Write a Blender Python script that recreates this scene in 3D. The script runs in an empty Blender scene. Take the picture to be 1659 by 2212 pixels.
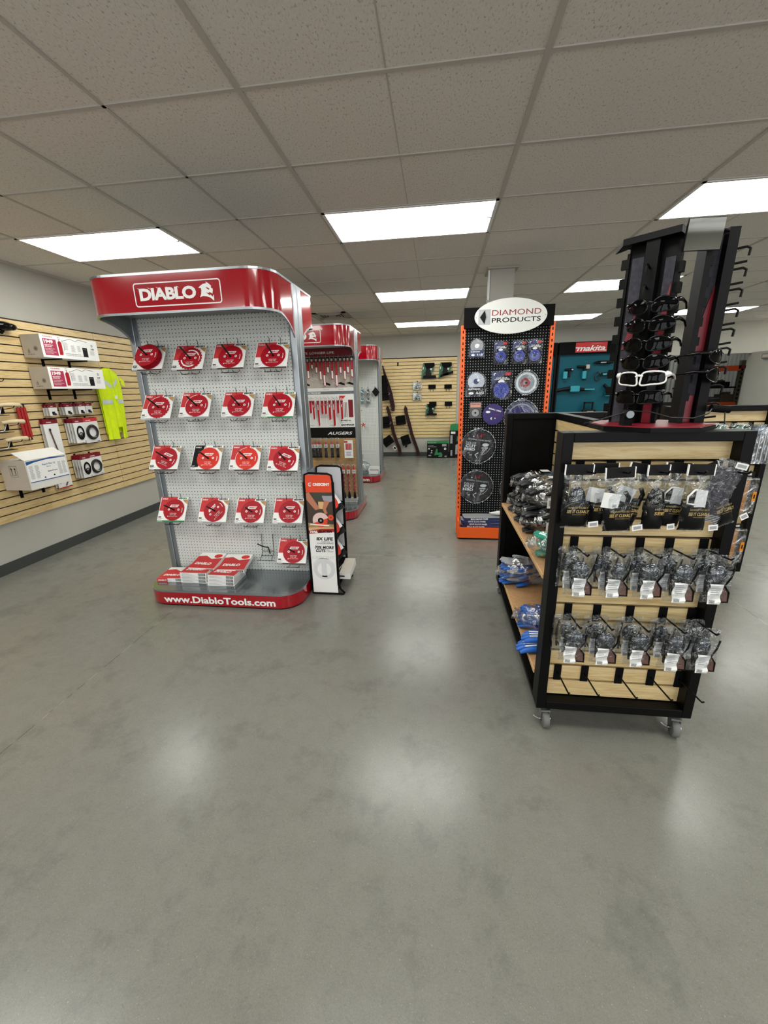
import bpy, bmesh, math, random
from mathutils import Matrix, Vector
R = math.radians
random.seed(7)
C = bpy.context.scene.collection
scene = bpy.context.scene

# ------------------------------------------------------------------ camera, world, exposure
def look():
    yaw, pitch, roll = .1332, .2887, -.0253
    fw = Vector((-math.sin(yaw)*math.cos(pitch), math.cos(yaw)*math.cos(pitch), -math.sin(pitch)))
    r = Vector((math.cos(yaw), math.sin(yaw), 0)); u = r.cross(fw)
    ri = math.cos(roll)*r + math.sin(roll)*u
    up = -math.sin(roll)*r + math.cos(roll)*u
    return Matrix((ri, up, -fw)).transposed().to_4x4()
cam = bpy.data.cameras.new('camera'); camo = bpy.data.objects.new('camera', cam); C.objects.link(camo)
camo.matrix_world = Matrix.Translation((0, 0, 1.52)) @ look()
cam.sensor_fit = 'VERTICAL'; cam.sensor_height = 24.0
cam.lens = 24.0*878.4/2212; cam.clip_start = .02; cam.clip_end = 100
scene.camera = camo
w = bpy.data.worlds.new('world'); scene.world = w; w.use_nodes = True
w.node_tree.nodes['Background'].inputs[0].default_value = (.55, .58, .62, 1)
w.node_tree.nodes['Background'].inputs[1].default_value = .25
scene.view_settings.view_transform = 'Standard'; scene.view_settings.look = 'None'
scene.view_settings.gamma = 1; scene.view_settings.use_curve_mapping = False
scene.view_settings.exposure = 0.0
LAMP = 13.5; DAY_FILL = 48.0
scene.cycles.max_bounces = 9; scene.cycles.diffuse_bounces = 4; scene.cycles.glossy_bounces = 4
scene.cycles.transparent_max_bounces = 24; scene.cycles.transmission_bounces = 5
scene.cycles.caustics_reflective = False; scene.cycles.caustics_refractive = False
scene.cycles.sample_clamp_indirect = 4
scene.cycles.use_denoising = True

# ------------------------------------------------------------------ materials
def lin(h):
    if not isinstance(h, str): return tuple(h)+((1,) if len(h) == 3 else ())
    h = h.lstrip('#'); v = [int(h[i:i+2], 16)/255 for i in (0, 2, 4)]
    return tuple((c/12.92 if c <= .04045 else ((c+.055)/1.055)**2.4) for c in v)+(1,)
MATS = {}
def mat(name, col, rough=.5, metal=0., emit=0., coat=0., noise=0., nscale=8., bump=0., bscale=200., trans=0., spec=.5):
    if name in MATS: return MATS[name]
    m = bpy.data.materials.new(name); m.use_nodes = True; nt = m.node_tree; b = nt.nodes['Principled BSDF']
    c = lin(col); b.inputs['Base Color'].default_value = c
    b.inputs['Roughness'].default_value = rough; b.inputs['Metallic'].default_value = metal
    b.inputs['Specular IOR Level'].default_value = spec
    b.inputs['Coat Weight'].default_value = coat; b.inputs['Coat Roughness'].default_value = .03
    if trans: b.inputs['Transmission Weight'].default_value = trans
    if emit:
        b.inputs['Emission Color'].default_value = c; b.inputs['Emission Strength'].default_value = emit
    tc = None
    if noise or bump: tc = nt.nodes.new('ShaderNodeTexCoord')
    if noise:
        n = nt.nodes.new('ShaderNodeTexNoise'); n.inputs['Scale'].default_value = nscale; n.inputs['Detail'].default_value = 5
        nt.links.new(tc.outputs['Object'], n.inputs['Vector'])
        r = nt.nodes.new('ShaderNodeValToRGB'); k0, k1 = 1-noise, 1+noise
        r.color_ramp.elements[0].position = .3; r.color_ramp.elements[1].position = .7
        r.color_ramp.elements[0].color = tuple(x*k0 for x in c[:3])+(1,); r.color_ramp.elements[1].color = tuple(min(1, x*k1) for x in c[:3])+(1,)
        nt.links.new(n.outputs['Fac'], r.inputs[0]); nt.links.new(r.outputs[0], b.inputs['Base Color'])
    if bump:
        n = nt.nodes.new('ShaderNodeTexNoise'); n.inputs['Scale'].default_value = bscale; n.inputs['Detail'].default_value = 3
        nt.links.new(tc.outputs['Object'], n.inputs['Vector'])
        bp = nt.nodes.new('ShaderNodeBump'); bp.inputs['Strength'].default_value = bump; bp.inputs['Distance'].default_value = .002
        nt.links.new(n.outputs['Fac'], bp.inputs['Height']); nt.links.new(bp.outputs[0], b.inputs['Normal'])
    MATS[name] = m; return m
def N(nt, t, **k):
    n = nt.nodes.new(t)
    for a, v in k.items():
        if a.startswith('i_'): n.inputs[a[2:].replace('_', ' ')].default_value = v
        else: setattr(n, a, v)
    return n
def ramp(nt, src, stops, interp='LINEAR'):
    r = nt.nodes.new('ShaderNodeValToRGB'); r.color_ramp.interpolation = interp
    e = r.color_ramp.elements
    while len(e) < len(stops): e.new(.5)
    for x, (p, c) in zip(e, stops): x.position = p; x.color = lin(c)
    nt.links.new(src, r.inputs[0]); return r.outputs[0]
def mth(nt, op, a, b=None, c=None):
    n = nt.nodes.new('ShaderNodeMath'); n.operation = op
    for i, v in enumerate((a, b, c)):
        if v is None: continue
        if isinstance(v, (int, float)): n.inputs[i].default_value = v
        else: nt.links.new(v, n.inputs[i])
    return n.outputs[0]
def mix(nt, fac, a, b, typ='MIX'):
    n = nt.nodes.new('ShaderNodeMix'); n.data_type = 'RGBA'; n.blend_type = typ
    for s, v in ((n.inputs[0], fac), (n.inputs[6], a), (n.inputs[7], b)):
        if isinstance(v, (int, float)): s.default_value = v
        elif isinstance(v, (tuple, str)): s.default_value = lin(v)
        else: nt.links.new(v, s)
    return n.outputs[2]

def floor_mat():
    m = mat('polished_concrete', '#85837a', .26); nt = m.node_tree; b = nt.nodes['Principled BSDF']
    g = N(nt, 'ShaderNodeNewGeometry'); P = g.outputs['Position']
    def nz(s, d=4, r=.55):
        n = N(nt, 'ShaderNodeTexNoise'); n.inputs['Scale'].default_value = s; n.inputs['Detail'].default_value = d; n.inputs['Roughness'].default_value = r
        nt.links.new(P, n.inputs['Vector']); return n.outputs['Fac']
    big = ramp(nt, nz(.9, 6), [(.2, '#828176'), (.5, '#938f84'), (.8, '#9f9d94')])
    tint = ramp(nt, nz(2.3, 4), [(.25, '#868a78'), (.5, '#928f86'), (.8, '#95877e')])
    col = mix(nt, .5, big, tint)
    fine = ramp(nt, nz(95, 6, .75), [(.28, '#5f5c55'), (.45, '#8f8c82'), (.62, '#9a978d'), (.8, '#c4c1b6')])
    col = mix(nt, .55, col, fine)
    grain = ramp(nt, nz(240, 3, .7), [(.3, '#6d6a62'), (.7, '#b9b6ac')])
    col = mix(nt, .3, col, grain)
    mid = ramp(nt, nz(14, 6, .7), [(.2, '#77746a'), (.85, '#a5a298')])
    col = mix(nt, .3, col, mid)
    sp = ramp(nt, nz(170, 2, .5), [(.66, (0, 0, 0)), (.74, (1, 1, 1))])
    col = mix(nt, mth(nt, 'MULTIPLY', sp, .4), col, '#cfcbbf')
    st = ramp(nt, nz(4, 5, .7), [(.30, (1, 1, 1)), (.48, (0, 0, 0))])
    col = mix(nt, mth(nt, 'MULTIPLY', st, .35), col, '#5a5855')
    sx = N(nt, 'ShaderNodeSeparateXYZ'); nt.links.new(P, sx.inputs[0])
    def line(o, c0, wd):
        d = mth(nt, 'ABSOLUTE', mth(nt, 'SUBTRACT', o, c0)); return mth(nt, 'LESS_THAN', d, wd)
    l = mth(nt, 'MAXIMUM', line(sx.outputs[0], -1.93, .0022), line(sx.outputs[1], 3.61, .003))
    l = mth(nt, 'MAXIMUM', l, line(sx.outputs[0], 2.15, .0025))
    l = mth(nt, 'MAXIMUM', l, line(sx.outputs[1], 7.4, .003))
    edge = ramp(nt, nz(8, 2), [(.45, '#5a574f'), (.55, '#b5b1a5')])
    col = mix(nt, mth(nt, 'MULTIPLY', l, .75), col, edge)
    col = mix(nt, 1., col, '#d2d4d5', 'MULTIPLY')
    nt.links.new(col, b.inputs['Base Color'])
    b.inputs['Roughness'].default_value = .235; b.inputs['Specular IOR Level'].default_value = .38
    bp = N(nt, 'ShaderNodeBump'); bp.inputs['Strength'].default_value = .06; bp.inputs['Distance'].default_value = .002
    nt.links.new(nz(60, 4), bp.inputs['Height']); nt.links.new(bp.outputs[0], b.inputs['Normal'])
    return m
def ceil_mat():
    m = mat('acoustic_tile', '#c9c1b4', .95, spec=.1); nt = m.node_tree; b = nt.nodes['Principled BSDF']
    g = N(nt, 'ShaderNodeNewGeometry'); mp = N(nt, 'ShaderNodeMapping'); mp.inputs['Scale'].default_value = (1, .5, 1)
    nt.links.new(g.outputs['Position'], mp.inputs[0])
    n = N(nt, 'ShaderNodeTexNoise'); n.inputs['Scale'].default_value = 130; n.inputs['Detail'].default_value = 2
    nt.links.new(mp.outputs[0], n.inputs['Vector'])
    c1 = ramp(nt, n.outputs['Fac'], [(.30, '#918a82'), (.40, '#e0dbd4'), (.75, '#eae6e0')])
    n2 = N(nt, 'ShaderNodeTexNoise'); n2.inputs['Scale'].default_value = 400; nt.links.new(g.outputs['Position'], n2.inputs['Vector'])
    c2 = ramp(nt, n2.outputs['Fac'], [(.3, '#cac5bf'), (.7, '#efebe6')])
    nt.links.new(mix(nt, .4, c1, c2), b.inputs['Base Color'])
    bp = N(nt, 'ShaderNodeBump'); bp.inputs['Strength'].default_value = .5; bp.inputs['Distance'].default_value = .003
    nt.links.new(n.outputs['Fac'], bp.inputs['Height']); nt.links.new(bp.outputs[0], b.inputs['Normal'])
    return m
def maple_mat():
    m = mat('maple_laminate', '#d9bd83', .38); nt = m.node_tree; b = nt.nodes['Principled BSDF']
    tc = N(nt, 'ShaderNodeTexCoord'); mp = N(nt, 'ShaderNodeMapping'); mp.inputs['Scale'].default_value = (2, 2, 26)
    nt.links.new(tc.outputs['Object'], mp.inputs[0])
    n = N(nt, 'ShaderNodeTexNoise'); n.inputs['Scale'].default_value = 3; n.inputs['Detail'].default_value = 6; n.inputs['Distortion'].default_value = 1.2
    nt.links.new(mp.outputs[0], n.inputs['Vector'])
    c1 = ramp(nt, n.outputs['Fac'], [(.3, '#c9a973'), (.5, '#dbc08c'), (.7, '#e4cea0')])
    n2 = N(nt, 'ShaderNodeTexNoise'); n2.inputs['Scale'].default_value = 5; n2.inputs['Detail'].default_value = 3; n2.inputs['Distortion'].default_value = 3
    nt.links.new(mp.outputs[0], n2.inputs['Vector'])
    l = ramp(nt, n2.outputs['Fac'], [(.485, (0, 0, 0)), (.5, (1, 1, 1)), (.515, (0, 0, 0))])
    nt.links.new(mix(nt, mth(nt, 'MULTIPLY', l, .35), c1, '#a17d46'), b.inputs['Base Color'])
    return m
def peg_mat(name, base, hole, rad=.0031, pitch=.0254, rough=.45):
    m = mat(name, base, rough); nt = m.node_tree; b = nt.nodes['Principled BSDF']
    tc = N(nt, 'ShaderNodeTexCoord'); s = N(nt, 'ShaderNodeSeparateXYZ'); nt.links.new(tc.outputs['Object'], s.inputs[0])
    def fr(o): return mth(nt, 'SUBTRACT', mth(nt, 'FRACT', mth(nt, 'ADD', mth(nt, 'DIVIDE', o, pitch), 100.5)), .5)
    fx, fz = fr(s.outputs[0]), fr(s.outputs[2])
    d = mth(nt, 'SQRT', mth(nt, 'ADD', mth(nt, 'MULTIPLY', fx, fx), mth(nt, 'MULTIPLY', fz, fz)))
    h = mth(nt, 'LESS_THAN', d, rad/pitch)
    nt.links.new(mix(nt, h, base, hole), b.inputs['Base Color'])
    return m
def film_mat(name='clear_film', fac=.16, tint='#f2f4f6', seed=0., scale=26):
    if name in MATS: return MATS[name]
    m = bpy.data.materials.new(name); m.use_nodes = True; nt = m.node_tree; nt.nodes.clear()
    out = N(nt, 'ShaderNodeOutputMaterial'); mx = N(nt, 'ShaderNodeMixShader'); tr = N(nt, 'ShaderNodeBsdfTransparent'); gl = N(nt, 'ShaderNodeBsdfGlossy')
    tr.inputs[0].default_value = lin(tint); gl.inputs[0].default_value = (1, 1, 1, 1); gl.inputs['Roughness'].default_value = .12
    tc = N(nt, 'ShaderNodeTexCoord')
    n = N(nt, 'ShaderNodeTexNoise'); n.inputs['Scale'].default_value = scale; n.inputs['Detail'].default_value = 4; n.inputs['Distortion'].default_value = 2
    nt.links.new(tc.outputs['Object'], n.inputs['Vector'])
    bp = N(nt, 'ShaderNodeBump'); bp.inputs['Strength'].default_value = 1; bp.inputs['Distance'].default_value = .02
    nt.links.new(n.outputs['Fac'], bp.inputs['Height']); nt.links.new(bp.outputs[0], gl.inputs['Normal'])
    f = ramp(nt, n.outputs['Fac'], [(.42, (fac*.5,)*3), (.52, (fac,)*3), (.60, (min(1, fac*2.6),)*3), (.66, (fac,)*3)])
    nt.links.new(f, mx.inputs[0]); nt.links.new(tr.outputs[0], mx.inputs[1]); nt.links.new(gl.outputs[0], mx.inputs[2])
    nt.links.new(mx.outputs[0], out.inputs[0]); MATS[name] = m; return m

M = {}
M['floor'] = floor_mat(); M['tile'] = ceil_mat(); M['maple'] = maple_mat()
M['wall'] = mat('wall_paint', '#b1aea5', .85, noise=.03, nscale=3, bump=.15, bscale=300)
M['wall_dark'] = mat('wall_paint_far', '#b5b1a6', .85, noise=.03, nscale=3)
M['tee'] = mat('ceiling_tee', '#bdb8b1', .6)
M['base'] = mat('rubber_baseboard', '#3c3f3e', .5)
M['groove'] = mat('groove_dark', '#2c1c10', .8)
M['lamp'] = mat('lamp_diffuser', '#fcfff9', .4, emit=LAMP)
M['white'] = mat('white_print', '#f1f0ee', .45)
M['paper'] = mat('white_card', '#e9e8e6', .5)
M['offwhite'] = mat('carton_white', '#dcd9d3', .7, noise=.03, nscale=6)
M['cartgrey'] = mat('carton_greyboard', '#b7aea2', .8, noise=.04, nscale=10)
M['black'] = mat('black_paint', (.0012, .0012, .0014), .45, spec=.14)
M['blackm'] = mat('black_matte', (.002, .002, .0022), .75, spec=.12)
M['ink'] = mat('black_ink', (.003, .003, .0034), .5, spec=.2)
M['greyink'] = mat('grey_ink', '#9a9a9c', .6)
M['red'] = mat('brand_red', '#a10319', .12, coat=.7)
M['bladered'] = mat('blade_red', '#a90d20', .5, spec=.3)
M['cardred'] = mat('card_red', '#c8383a', .55, spec=.3)
M['orangered'] = mat('blade_vermilion', '#da3224', .5, spec=.3)
M['darkred'] = mat('dark_red_print', '#7d1020', .4)
M['steel'] = mat('brushed_steel', '#a9acb0', .28, metal=1)
M['alu'] = mat('aluminium_extrusion', '#a6abb0', .32, metal=.9)
M['greymetal'] = mat('grey_painted_metal', '#7d8388', .35, metal=.4)
M['deck'] = mat('deck_metal', '#8b9194', .16, metal=.75)
M['darksteel'] = mat('dark_steel_wire', '#37393b', .35, metal=.9)
M['pegw'] = peg_mat('pegboard_white', '#d2d5d2', '#1c1e1d', rad=.0035)
M['pegb'] = peg_mat('pegboard_black', '#08090a', '#b9bcb8', rad=.0036, rough=.7); M['pegb'].node_tree.nodes['Principled BSDF'].inputs['Specular IOR Level'].default_value = .15  # pale dots paint light from behind into the holes
M['teal'] = mat('teal_panel', '#07505f', .5, spec=.2)
M['tealt'] = mat('teal_tool', '#1b8a9a', .4)
M['green'] = mat('green_tool', '#0c5a3c', .35)
M['greenb'] = mat('green_print', '#1c7a44', .5)
M['orange'] = mat('orange_upright', '#f0601a', .4)
M['orangep'] = mat('orange_panel', '#e0451f', .45)
M['amber'] = mat('amber_plastic', '#c9801c', .25, coat=.3)
M['yellow'] = mat('hi_vis_yellow', '#d8f000', .75, noise=.05, nscale=20)
M['silver'] = mat('reflective_tape', '#c9d3d6', .3)
M['lens'] = mat('dark_lens', (.001, .001, .0013), .04, spec=.12)
M['lensb'] = mat('blue_grey_lens', '#20262f', .06, coat=1)
M['lensbr'] = mat('brown_lens', '#6b4a42', .1, coat=.6)
M['glossblack'] = mat('gloss_black', (.0012, .0012, .0014), .08, spec=.3)
M['whiteplastic'] = mat('white_frame_plastic', '#ecebe8', .2, coat=.5)
M['blue'] = mat('blue_cup', '#27379a', .3, coat=.4)
M['violet'] = mat('violet_disc', '#3b2f6b', .35, coat=.3)
M['navy'] = mat('navy_card', '#26305f', .45)
M['disc'] = mat('dark_disc', '#3a3534', .4)
M['tealglove'] = mat('green_coating', '#2fa088', .5)
M['blueglove'] = mat('blue_coating', '#1560bd', .45)
M['greyglove'] = mat('grey_knit', '#a9adb2', .9, bump=.6, bscale=400)
M['blackglove'] = mat('black_nitrile', '#15161a', .4)
M['navyglove'] = mat('navy_knit', '#39465c', .9)
M['rubber'] = mat('grey_wheel', '#6a6a68', .6)
M['woodboard'] = mat('particle_board', '#b98f63', .7, noise=.12, nscale=60)
M['woodedge'] = mat('board_edge', '#d9b07c', .6)
M['leather'] = mat('dark_red_leather', '#2c0f0e', .5, spec=.3)
M['skin'] = mat('printed_skin', '#b9785a', .5)
M['brown'] = mat('printed_brown', '#43342b', .5)
M['tan'] = mat('printed_tan', '#b08a58', .5, noise=.15, nscale=30)
M['sleeve'] = mat('printed_sleeve', '#9d9aa6', .5)
M['magenta'] = mat('carton_crimson', '#a8254a', .5)
M['bluep'] = mat('blue_print', '#1b4f8f', .5)
M['gold'] = mat('gold_print', '#b59a5a', .4)
M['wrap'] = mat('wrapped_wood', '#d9c6a0', .7)
M['redrod'] = mat('red_rod_wrap', '#a81716', .4)
M['glass'] = mat('clear_plastic_solid', '#e4e8ea', .08, trans=.9)
M['film'] = film_mat('crinkled_film', .085)
M['film2'] = film_mat('soft_film', .09, scale=14)
M['blister'] = film_mat('blister_plastic', .17, tint='#e6eaee', scale=9)
M['bagfilm'] = film_mat('glove_bag_film', .24, scale=11)
M['clear'] = film_mat('smooth_clear_shell', .035, tint='#f4f6f8', scale=3)
M['corr'] = mat('corrugated_metal', '#c9cac6', .5)
M['rackorange'] = mat('rack_orange', '#d2501e', .5)
M['purplegrey'] = mat('carpet_fabric', '#3a3840', .95, noise=.3, nscale=60)
M['beltred'] = mat('fan_red', '#a01a20', .4)

# ------------------------------------------------------------------ mesh building
FONT = {}
def text_mesh(s, bold, shear, sp):
    k = (s, bold, shear, sp)
    if k in FONT: return FONT[k]
    cu = bpy.data.curves.new('t', 'FONT'); cu.body = s; cu.size = 1; cu.offset = bold; cu.shear = shear
    cu.space_character = sp; cu.resolution_u = 3; cu.fill_mode = 'FRONT'
    ob = bpy.data.objects.new('t', cu); me = ob.to_mesh()
    vs = [(v.co.x, v.co.y) for v in me.vertices]; fs = [tuple(p.vertices) for p in me.polygons]
    ob.to_mesh_clear(); bpy.data.objects.remove(ob); bpy.data.curves.remove(cu)
    if not vs: return None
    x0 = min(v[0] for v in vs); x1 = max(v[0] for v in vs); y0 = min(v[1] for v in vs); y1 = max(v[1] for v in vs)
    vs = [((x-x0)/(x1-x0), (y-y0)/(y1-y0)) for x, y in vs]
    FONT[k] = (vs, fs); return FONT[k]
class MB:
    def __init__(s): s.v = []; s.f = []; s.m = []; s.sm = []; s.T = Matrix()
    def add(s, vs, fs, m=0, smooth=False):
        o = len(s.v); s.v += [tuple(s.T @ Vector(p)) for p in vs]
        s.f += [tuple(i+o for i in f) for f in fs]; s.m += [m]*len(fs); s.sm += [smooth]*len(fs); return s
    def box(s, x0, x1, y0, y1, z0, z1, m=0):
        return s.add([(x0, y0, z0), (x1, y0, z0), (x1, y1, z0), (x0, y1, z0), (x0, y0, z1), (x1, y0, z1), (x1, y1, z1), (x0, y1, z1)],
                     [(0, 3, 2, 1), (4, 5, 6, 7), (0, 1, 5, 4), (1, 2, 6, 5), (2, 3, 7, 6), (3, 0, 4, 7)], m)
    def poly(s, pts, m=0): return s.add(pts, [tuple(range(len(pts)))], m)
    def front(s, pts, y, m=0):            # flat print on a surface facing -y, points (x,z) in any order
        a = sum(pts[i][0]*pts[(i+1) % len(pts)][1]-pts[(i+1) % len(pts)][0]*pts[i][1] for i in range(len(pts)))
        if a < 0: pts = pts[::-1]
        return s.add([(p[0], y, p[1]) for p in pts], [tuple(range(len(pts)))], m)
    def rect(s, x0, x1, z0, z1, y, m=0): return s.front([(x0, z0), (x1, z0), (x1, z1), (x0, z1)], y, m)
    def prism(s, pts, y0, y1, m=0, smooth=False):    # pts (x,z) extruded along y
        a = sum(pts[i][0]*pts[(i+1) % len(pts)][1]-pts[(i+1) % len(pts)][0]*pts[i][1] for i in range(len(pts)))
        if a < 0: pts = pts[::-1]
        n = len(pts); vs = [(p[0], y0, p[1]) for p in pts]+[(p[0], y1, p[1]) for p in pts]
        s.add(vs, [tuple(range(n)), tuple(range(2*n-1, n-1, -1))], m)
        return s.add(vs, [(i, n+i, n+(i+1) % n, (i+1) % n) for i in range(n)], m, smooth)
    def prismz(s, pts, z0, z1, m=0, mtop=None, smooth=False):
        a = sum(pts[i][0]*pts[(i+1) % len(pts)][1]-pts[(i+1) % len(pts)][0]*pts[i][1] for i in range(len(pts)))
        if a < 0: pts = pts[::-1]
        n = len(pts); vs = [(p[0], p[1], z0) for p in pts]+[(p[0], p[1], z1) for p in pts]
        s.add(vs, [tuple(range(n-1, -1, -1))], m); s.add(vs, [tuple(range(n, 2*n))], m if mtop is None else mtop)
        return s.add(vs, [(i, (i+1) % n, n+(i+1) % n, n+i) for i in range(n)], m, smooth)
    def tube(s, path, r, n=8, m=0, cap=True):
        path = [Vector(p) for p in path]; rr = r if isinstance(r, (list, tuple)) else [r]*len(path)
        vs = []; up = Vector((0, 0, 1)); prev = None
        for i, p in enumerate(path):
            d = (path[min(i+1, len(path)-1)]-path[max(i-1, 0)]).normalized()
            if prev is None: a = d.cross(up if abs(d.z) < .9 else Vector((1, 0, 0))).normalized()
            else: a = (prev-d*prev.dot(d)).normalized()
            prev = a; b = d.cross(a)
            for k in range(n):
                t = 2*math.pi*k/n; vs.append(tuple(p+(a*math.cos(t)+b*math.sin(t))*rr[i]))
        fs = [(i*n+k, i*n+(k+1) % n, (i+1)*n+(k+1) % n, (i+1)*n+k) for i in range(len(path)-1) for k in range(n)]
        s.add(vs, fs, m, True)
        if cap: s.add(vs, [tuple(range(n-1, -1, -1)), tuple(range((len(path)-1)*n, len(path)*n))], m)
        return s
    def disc(s, cx, cz, r, y0, y1, n=32, m=0, tooth=0., rz=1.):
        pts = []
        for i in range(n):
            t = 2*math.pi*i/n; q = r*(1-tooth*(i % 2)); pts.append((cx+q*math.cos(t), cz+q*rz*math.sin(t)))
        return s.prism(pts, y0, y1, m)
    def ring(s, cx, cz, r0, r1, y, a0=0, a1=360, n=24, m=0, rz=1.):
        pts = []
        for i in range(n+1):
            t = R(a0+(a1-a0)*i/n); pts += [(cx+r0*math.cos(t), y, cz+r0*rz*math.sin(t)), (cx+r1*math.cos(t), y, cz+r1*rz*math.sin(t))]
        return s.add(pts, [(2*i, 2*i+1, 2*i+3, 2*i+2)[::-1] for i in range(n)], m)
    def torus(s, c, r, q, n=28, k=8, m=0, ax='y', rz=1.):
        path = []
        vs = []
        for i in range(n):
            t = 2*math.pi*i/n
            for j in range(k):
                u = 2*math.pi*j/k; d = r+q*math.cos(u); e = q*math.sin(u)
                if ax == 'y': p = (c[0]+d*math.cos(t), c[1]+e, c[2]+d*rz*math.sin(t))
                else: p = (c[0]+d*math.cos(t), c[1]+d*math.sin(t), c[2]+e)
                vs.append(p)
        fs = [(i*k+j, i*k+(j+1) % k, ((i+1) % n)*k+(j+1) % k, ((i+1) % n)*k+j) for i in range(n) for j in range(k)]
        return s.add(vs, fs, m, True)
    def ball(s, c, rx, ry, rz, n=12, k=8, m=0, jit=0., rnd=None):
        vs = []; rnd = rnd or random
        for j in range(k+1):
            a = math.pi*j/k-math.pi/2
            for i in range(n):
                t = 2*math.pi*i/n; q = 1+(rnd.uniform(-jit, jit) if 0 < j < k else 0)
                vs.append((c[0]+rx*q*math.cos(a)*math.cos(t), c[1]+ry*q*math.cos(a)*math.sin(t), c[2]+rz*q*math.sin(a)))
        fs = [(j*n+i, j*n+(i+1) % n, (j+1)*n+(i+1) % n, (j+1)*n+i) for j in range(k) for i in range(n)]
        return s.add(vs, fs, m, True)
    def text(s, t, x0, x1, z0, z1, y, m=0, bold=0.02, shear=0., sp=1., rot=0.):
        r = text_mesh(t, bold, shear, sp)
        if r is None: return s
        vs, fs = r; cx, cz = (x0+x1)/2, (z0+z1)/2; c, q = math.cos(R(rot)), math.sin(R(rot)); out = []
        for u, v in vs:
            a, b = (u-.5)*(x1-x0), (v-.5)*(z1-z0); out.append((cx+a*c-b*q, y, cz+a*q+b*c))
        return s.add(out, fs, m)
    def pillow(s, x0, x1, z0, z1, y, d, nx=9, nz=12, m=0, jit=.3, seed=1):   # crinkled bag, bulging towards -y and +y
        rn = random.Random(seed)
        for sd in (-1, 1):
            vs = []
            for j in range(nz+1):
                for i in range(nx+1):
                    u, v = i/nx, j/nz; e = (math.sin(math.pi*u)*math.sin(math.pi*v))**.5 if 0 < u < 1 and 0 < v < 1 else 0
                    ex = rn.uniform(-1, 1)*.004 if i in (0, nx) else 0
                    vs.append((x0+(x1-x0)*u+ex, y+sd*(d*e*(1+rn.uniform(-jit, jit))), z0+(z1-z0)*v))
            fs = [(j*(nx+1)+i, j*(nx+1)+i+1, (j+1)*(nx+1)+i+1, (j+1)*(nx+1)+i) for j in range(nz) for i in range(nx)]
            s.add(vs, fs if sd < 0 else [f[::-1] for f in fs], m, True)
        return s
    def build(s, name, mats, parent=None, bevel=0., loc=None, rot=None):
        me = bpy.data.meshes.new(name); me.from_pydata(s.v, [], s.f)
        mats = mats if isinstance(mats, (list, tuple)) else [mats]
        for q in mats: me.materials.append(M[q] if isinstance(q, str) else q)
        me.polygons.foreach_set('material_index', s.m); me.polygons.foreach_set('use_smooth', s.sm); me.update()
        o = bpy.data.objects.new(name, me); C.objects.link(o)
        if parent: o.parent = parent
        if loc: o.location = loc
        if rot: o.rotation_euler = rot
        if bevel:
            b = o.modifiers.new('bevel', 'BEVEL'); b.width = bevel; b.segments = 2; b.limit_method = 'ANGLE'
        return o
def tag(o, label=None, cat=None, group=None, kind=None):
    if label: o['label'] = label
    if cat: o['category'] = cat
    if group: o['group'] = group
    if kind: o['kind'] = kind
    return o
def thing(name, label, cat, loc=(0, 0, 0), rz=0., group=None, rx=0.):
    o = bpy.data.objects.new(name, None); C.objects.link(o); o.empty_display_size = .05
    o.location = loc; o.rotation_euler = (rx, 0, rz); return tag(o, label, cat, group)
def dup(root, loc=None, rz=None, label=None, rx=None):
    def cp(o, par):
        c = o.copy(); C.objects.link(c)
        if par: c.parent = par
        for ch in o.children: cp(ch, c)
        return c
    r = cp(root, None)
    if loc: r.location = loc
    if rz is not None: r.rotation_euler[2] = rz
    if rx is not None: r.rotation_euler[0] = rx
    if label: r['label'] = label
    return r
def struct(name, mb, mats, **k): return tag(mb.build(name, mats, **k), kind='structure')
ORD = ['first', 'second', 'third', 'fourth', 'fifth', 'sixth', 'seventh', 'eighth', 'ninth', 'tenth', 'eleventh', 'twelfth']
def outline(hx, hy, r, n=8):               # rounded rectangle, ccw, centred
    pts = []
    for cx, cy, a0 in ((hx-r, -hy+r, -90), (hx-r, hy-r, 0), (-hx+r, hy-r, 90), (-hx+r, -hy+r, 180)):
        for i in range(n+1):
            t = R(a0+90*i/n); pts.append((cx+r*math.cos(t), cy+r*math.sin(t)))
    return pts

# ------------------------------------------------------------------ room shell
H = 2.723; XL, XR, YF, YN = -3.88, 9.6, 9.80, -4.5
GX0, GY0, U = -.8266, 2.0028, .6096
struct('floor', MB().box(XL-.2, XR+3, YN-.2, YF+4.5, -.1, 0), 'floor')
OPX0, OPX1, OPZ = 4.7, 6.42, 2.09
cm = MB().box(XL-.1, XR+.1, YN-.1, YF+.1, H, H+.08)
struct('ceiling', cm, 'tile')
tm = MB()
for i in range(-6, 18):
    x = GX0+U*i
    if not XL < x < XR: continue
    if i % 2 == 0: tm.box(x-.012, x+.012, YN, YF, H-.006, H+.002)
    elif i in (-1, -3): tm.box(x-.008, x+.008, YN, YF, H-.005, H+.002)
    elif i in (1, 5): tm.box(x-.003, x+.003, YN, YF, H-.0015, H+.002)
j = -10
while GY0+U*j < YF:
    y = GY0+U*j; j += 1
    if y > YN: tm.box(XL, XR, y-.010, y+.010, H-.005, H+.002)
struct('trim_1', tm, 'tee')
tm = MB().box(XL, XL+.02, YN, YF, H-.022, H).box(XL, XR, YF-.02, YF, H-.022, H)
struct('trim_2', tm, 'tee')
struct('wall_left', MB().box(XL-.15, XL, YN-.1, YF+.1, 0, H), 'wall')
wb = MB().box(XL, OPX0, YF, YF+.15, 0, H).box(OPX0, OPX1, YF, YF+.15, OPZ, H).box(OPX1, XR+.1, YF, YF+.15, 0, H)
struct('wall_back', wb, 'wall')
struct('wall_right', MB().box(XR, XR+.15, YN-.1, YF+.1, 0, H), 'wall')
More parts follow.
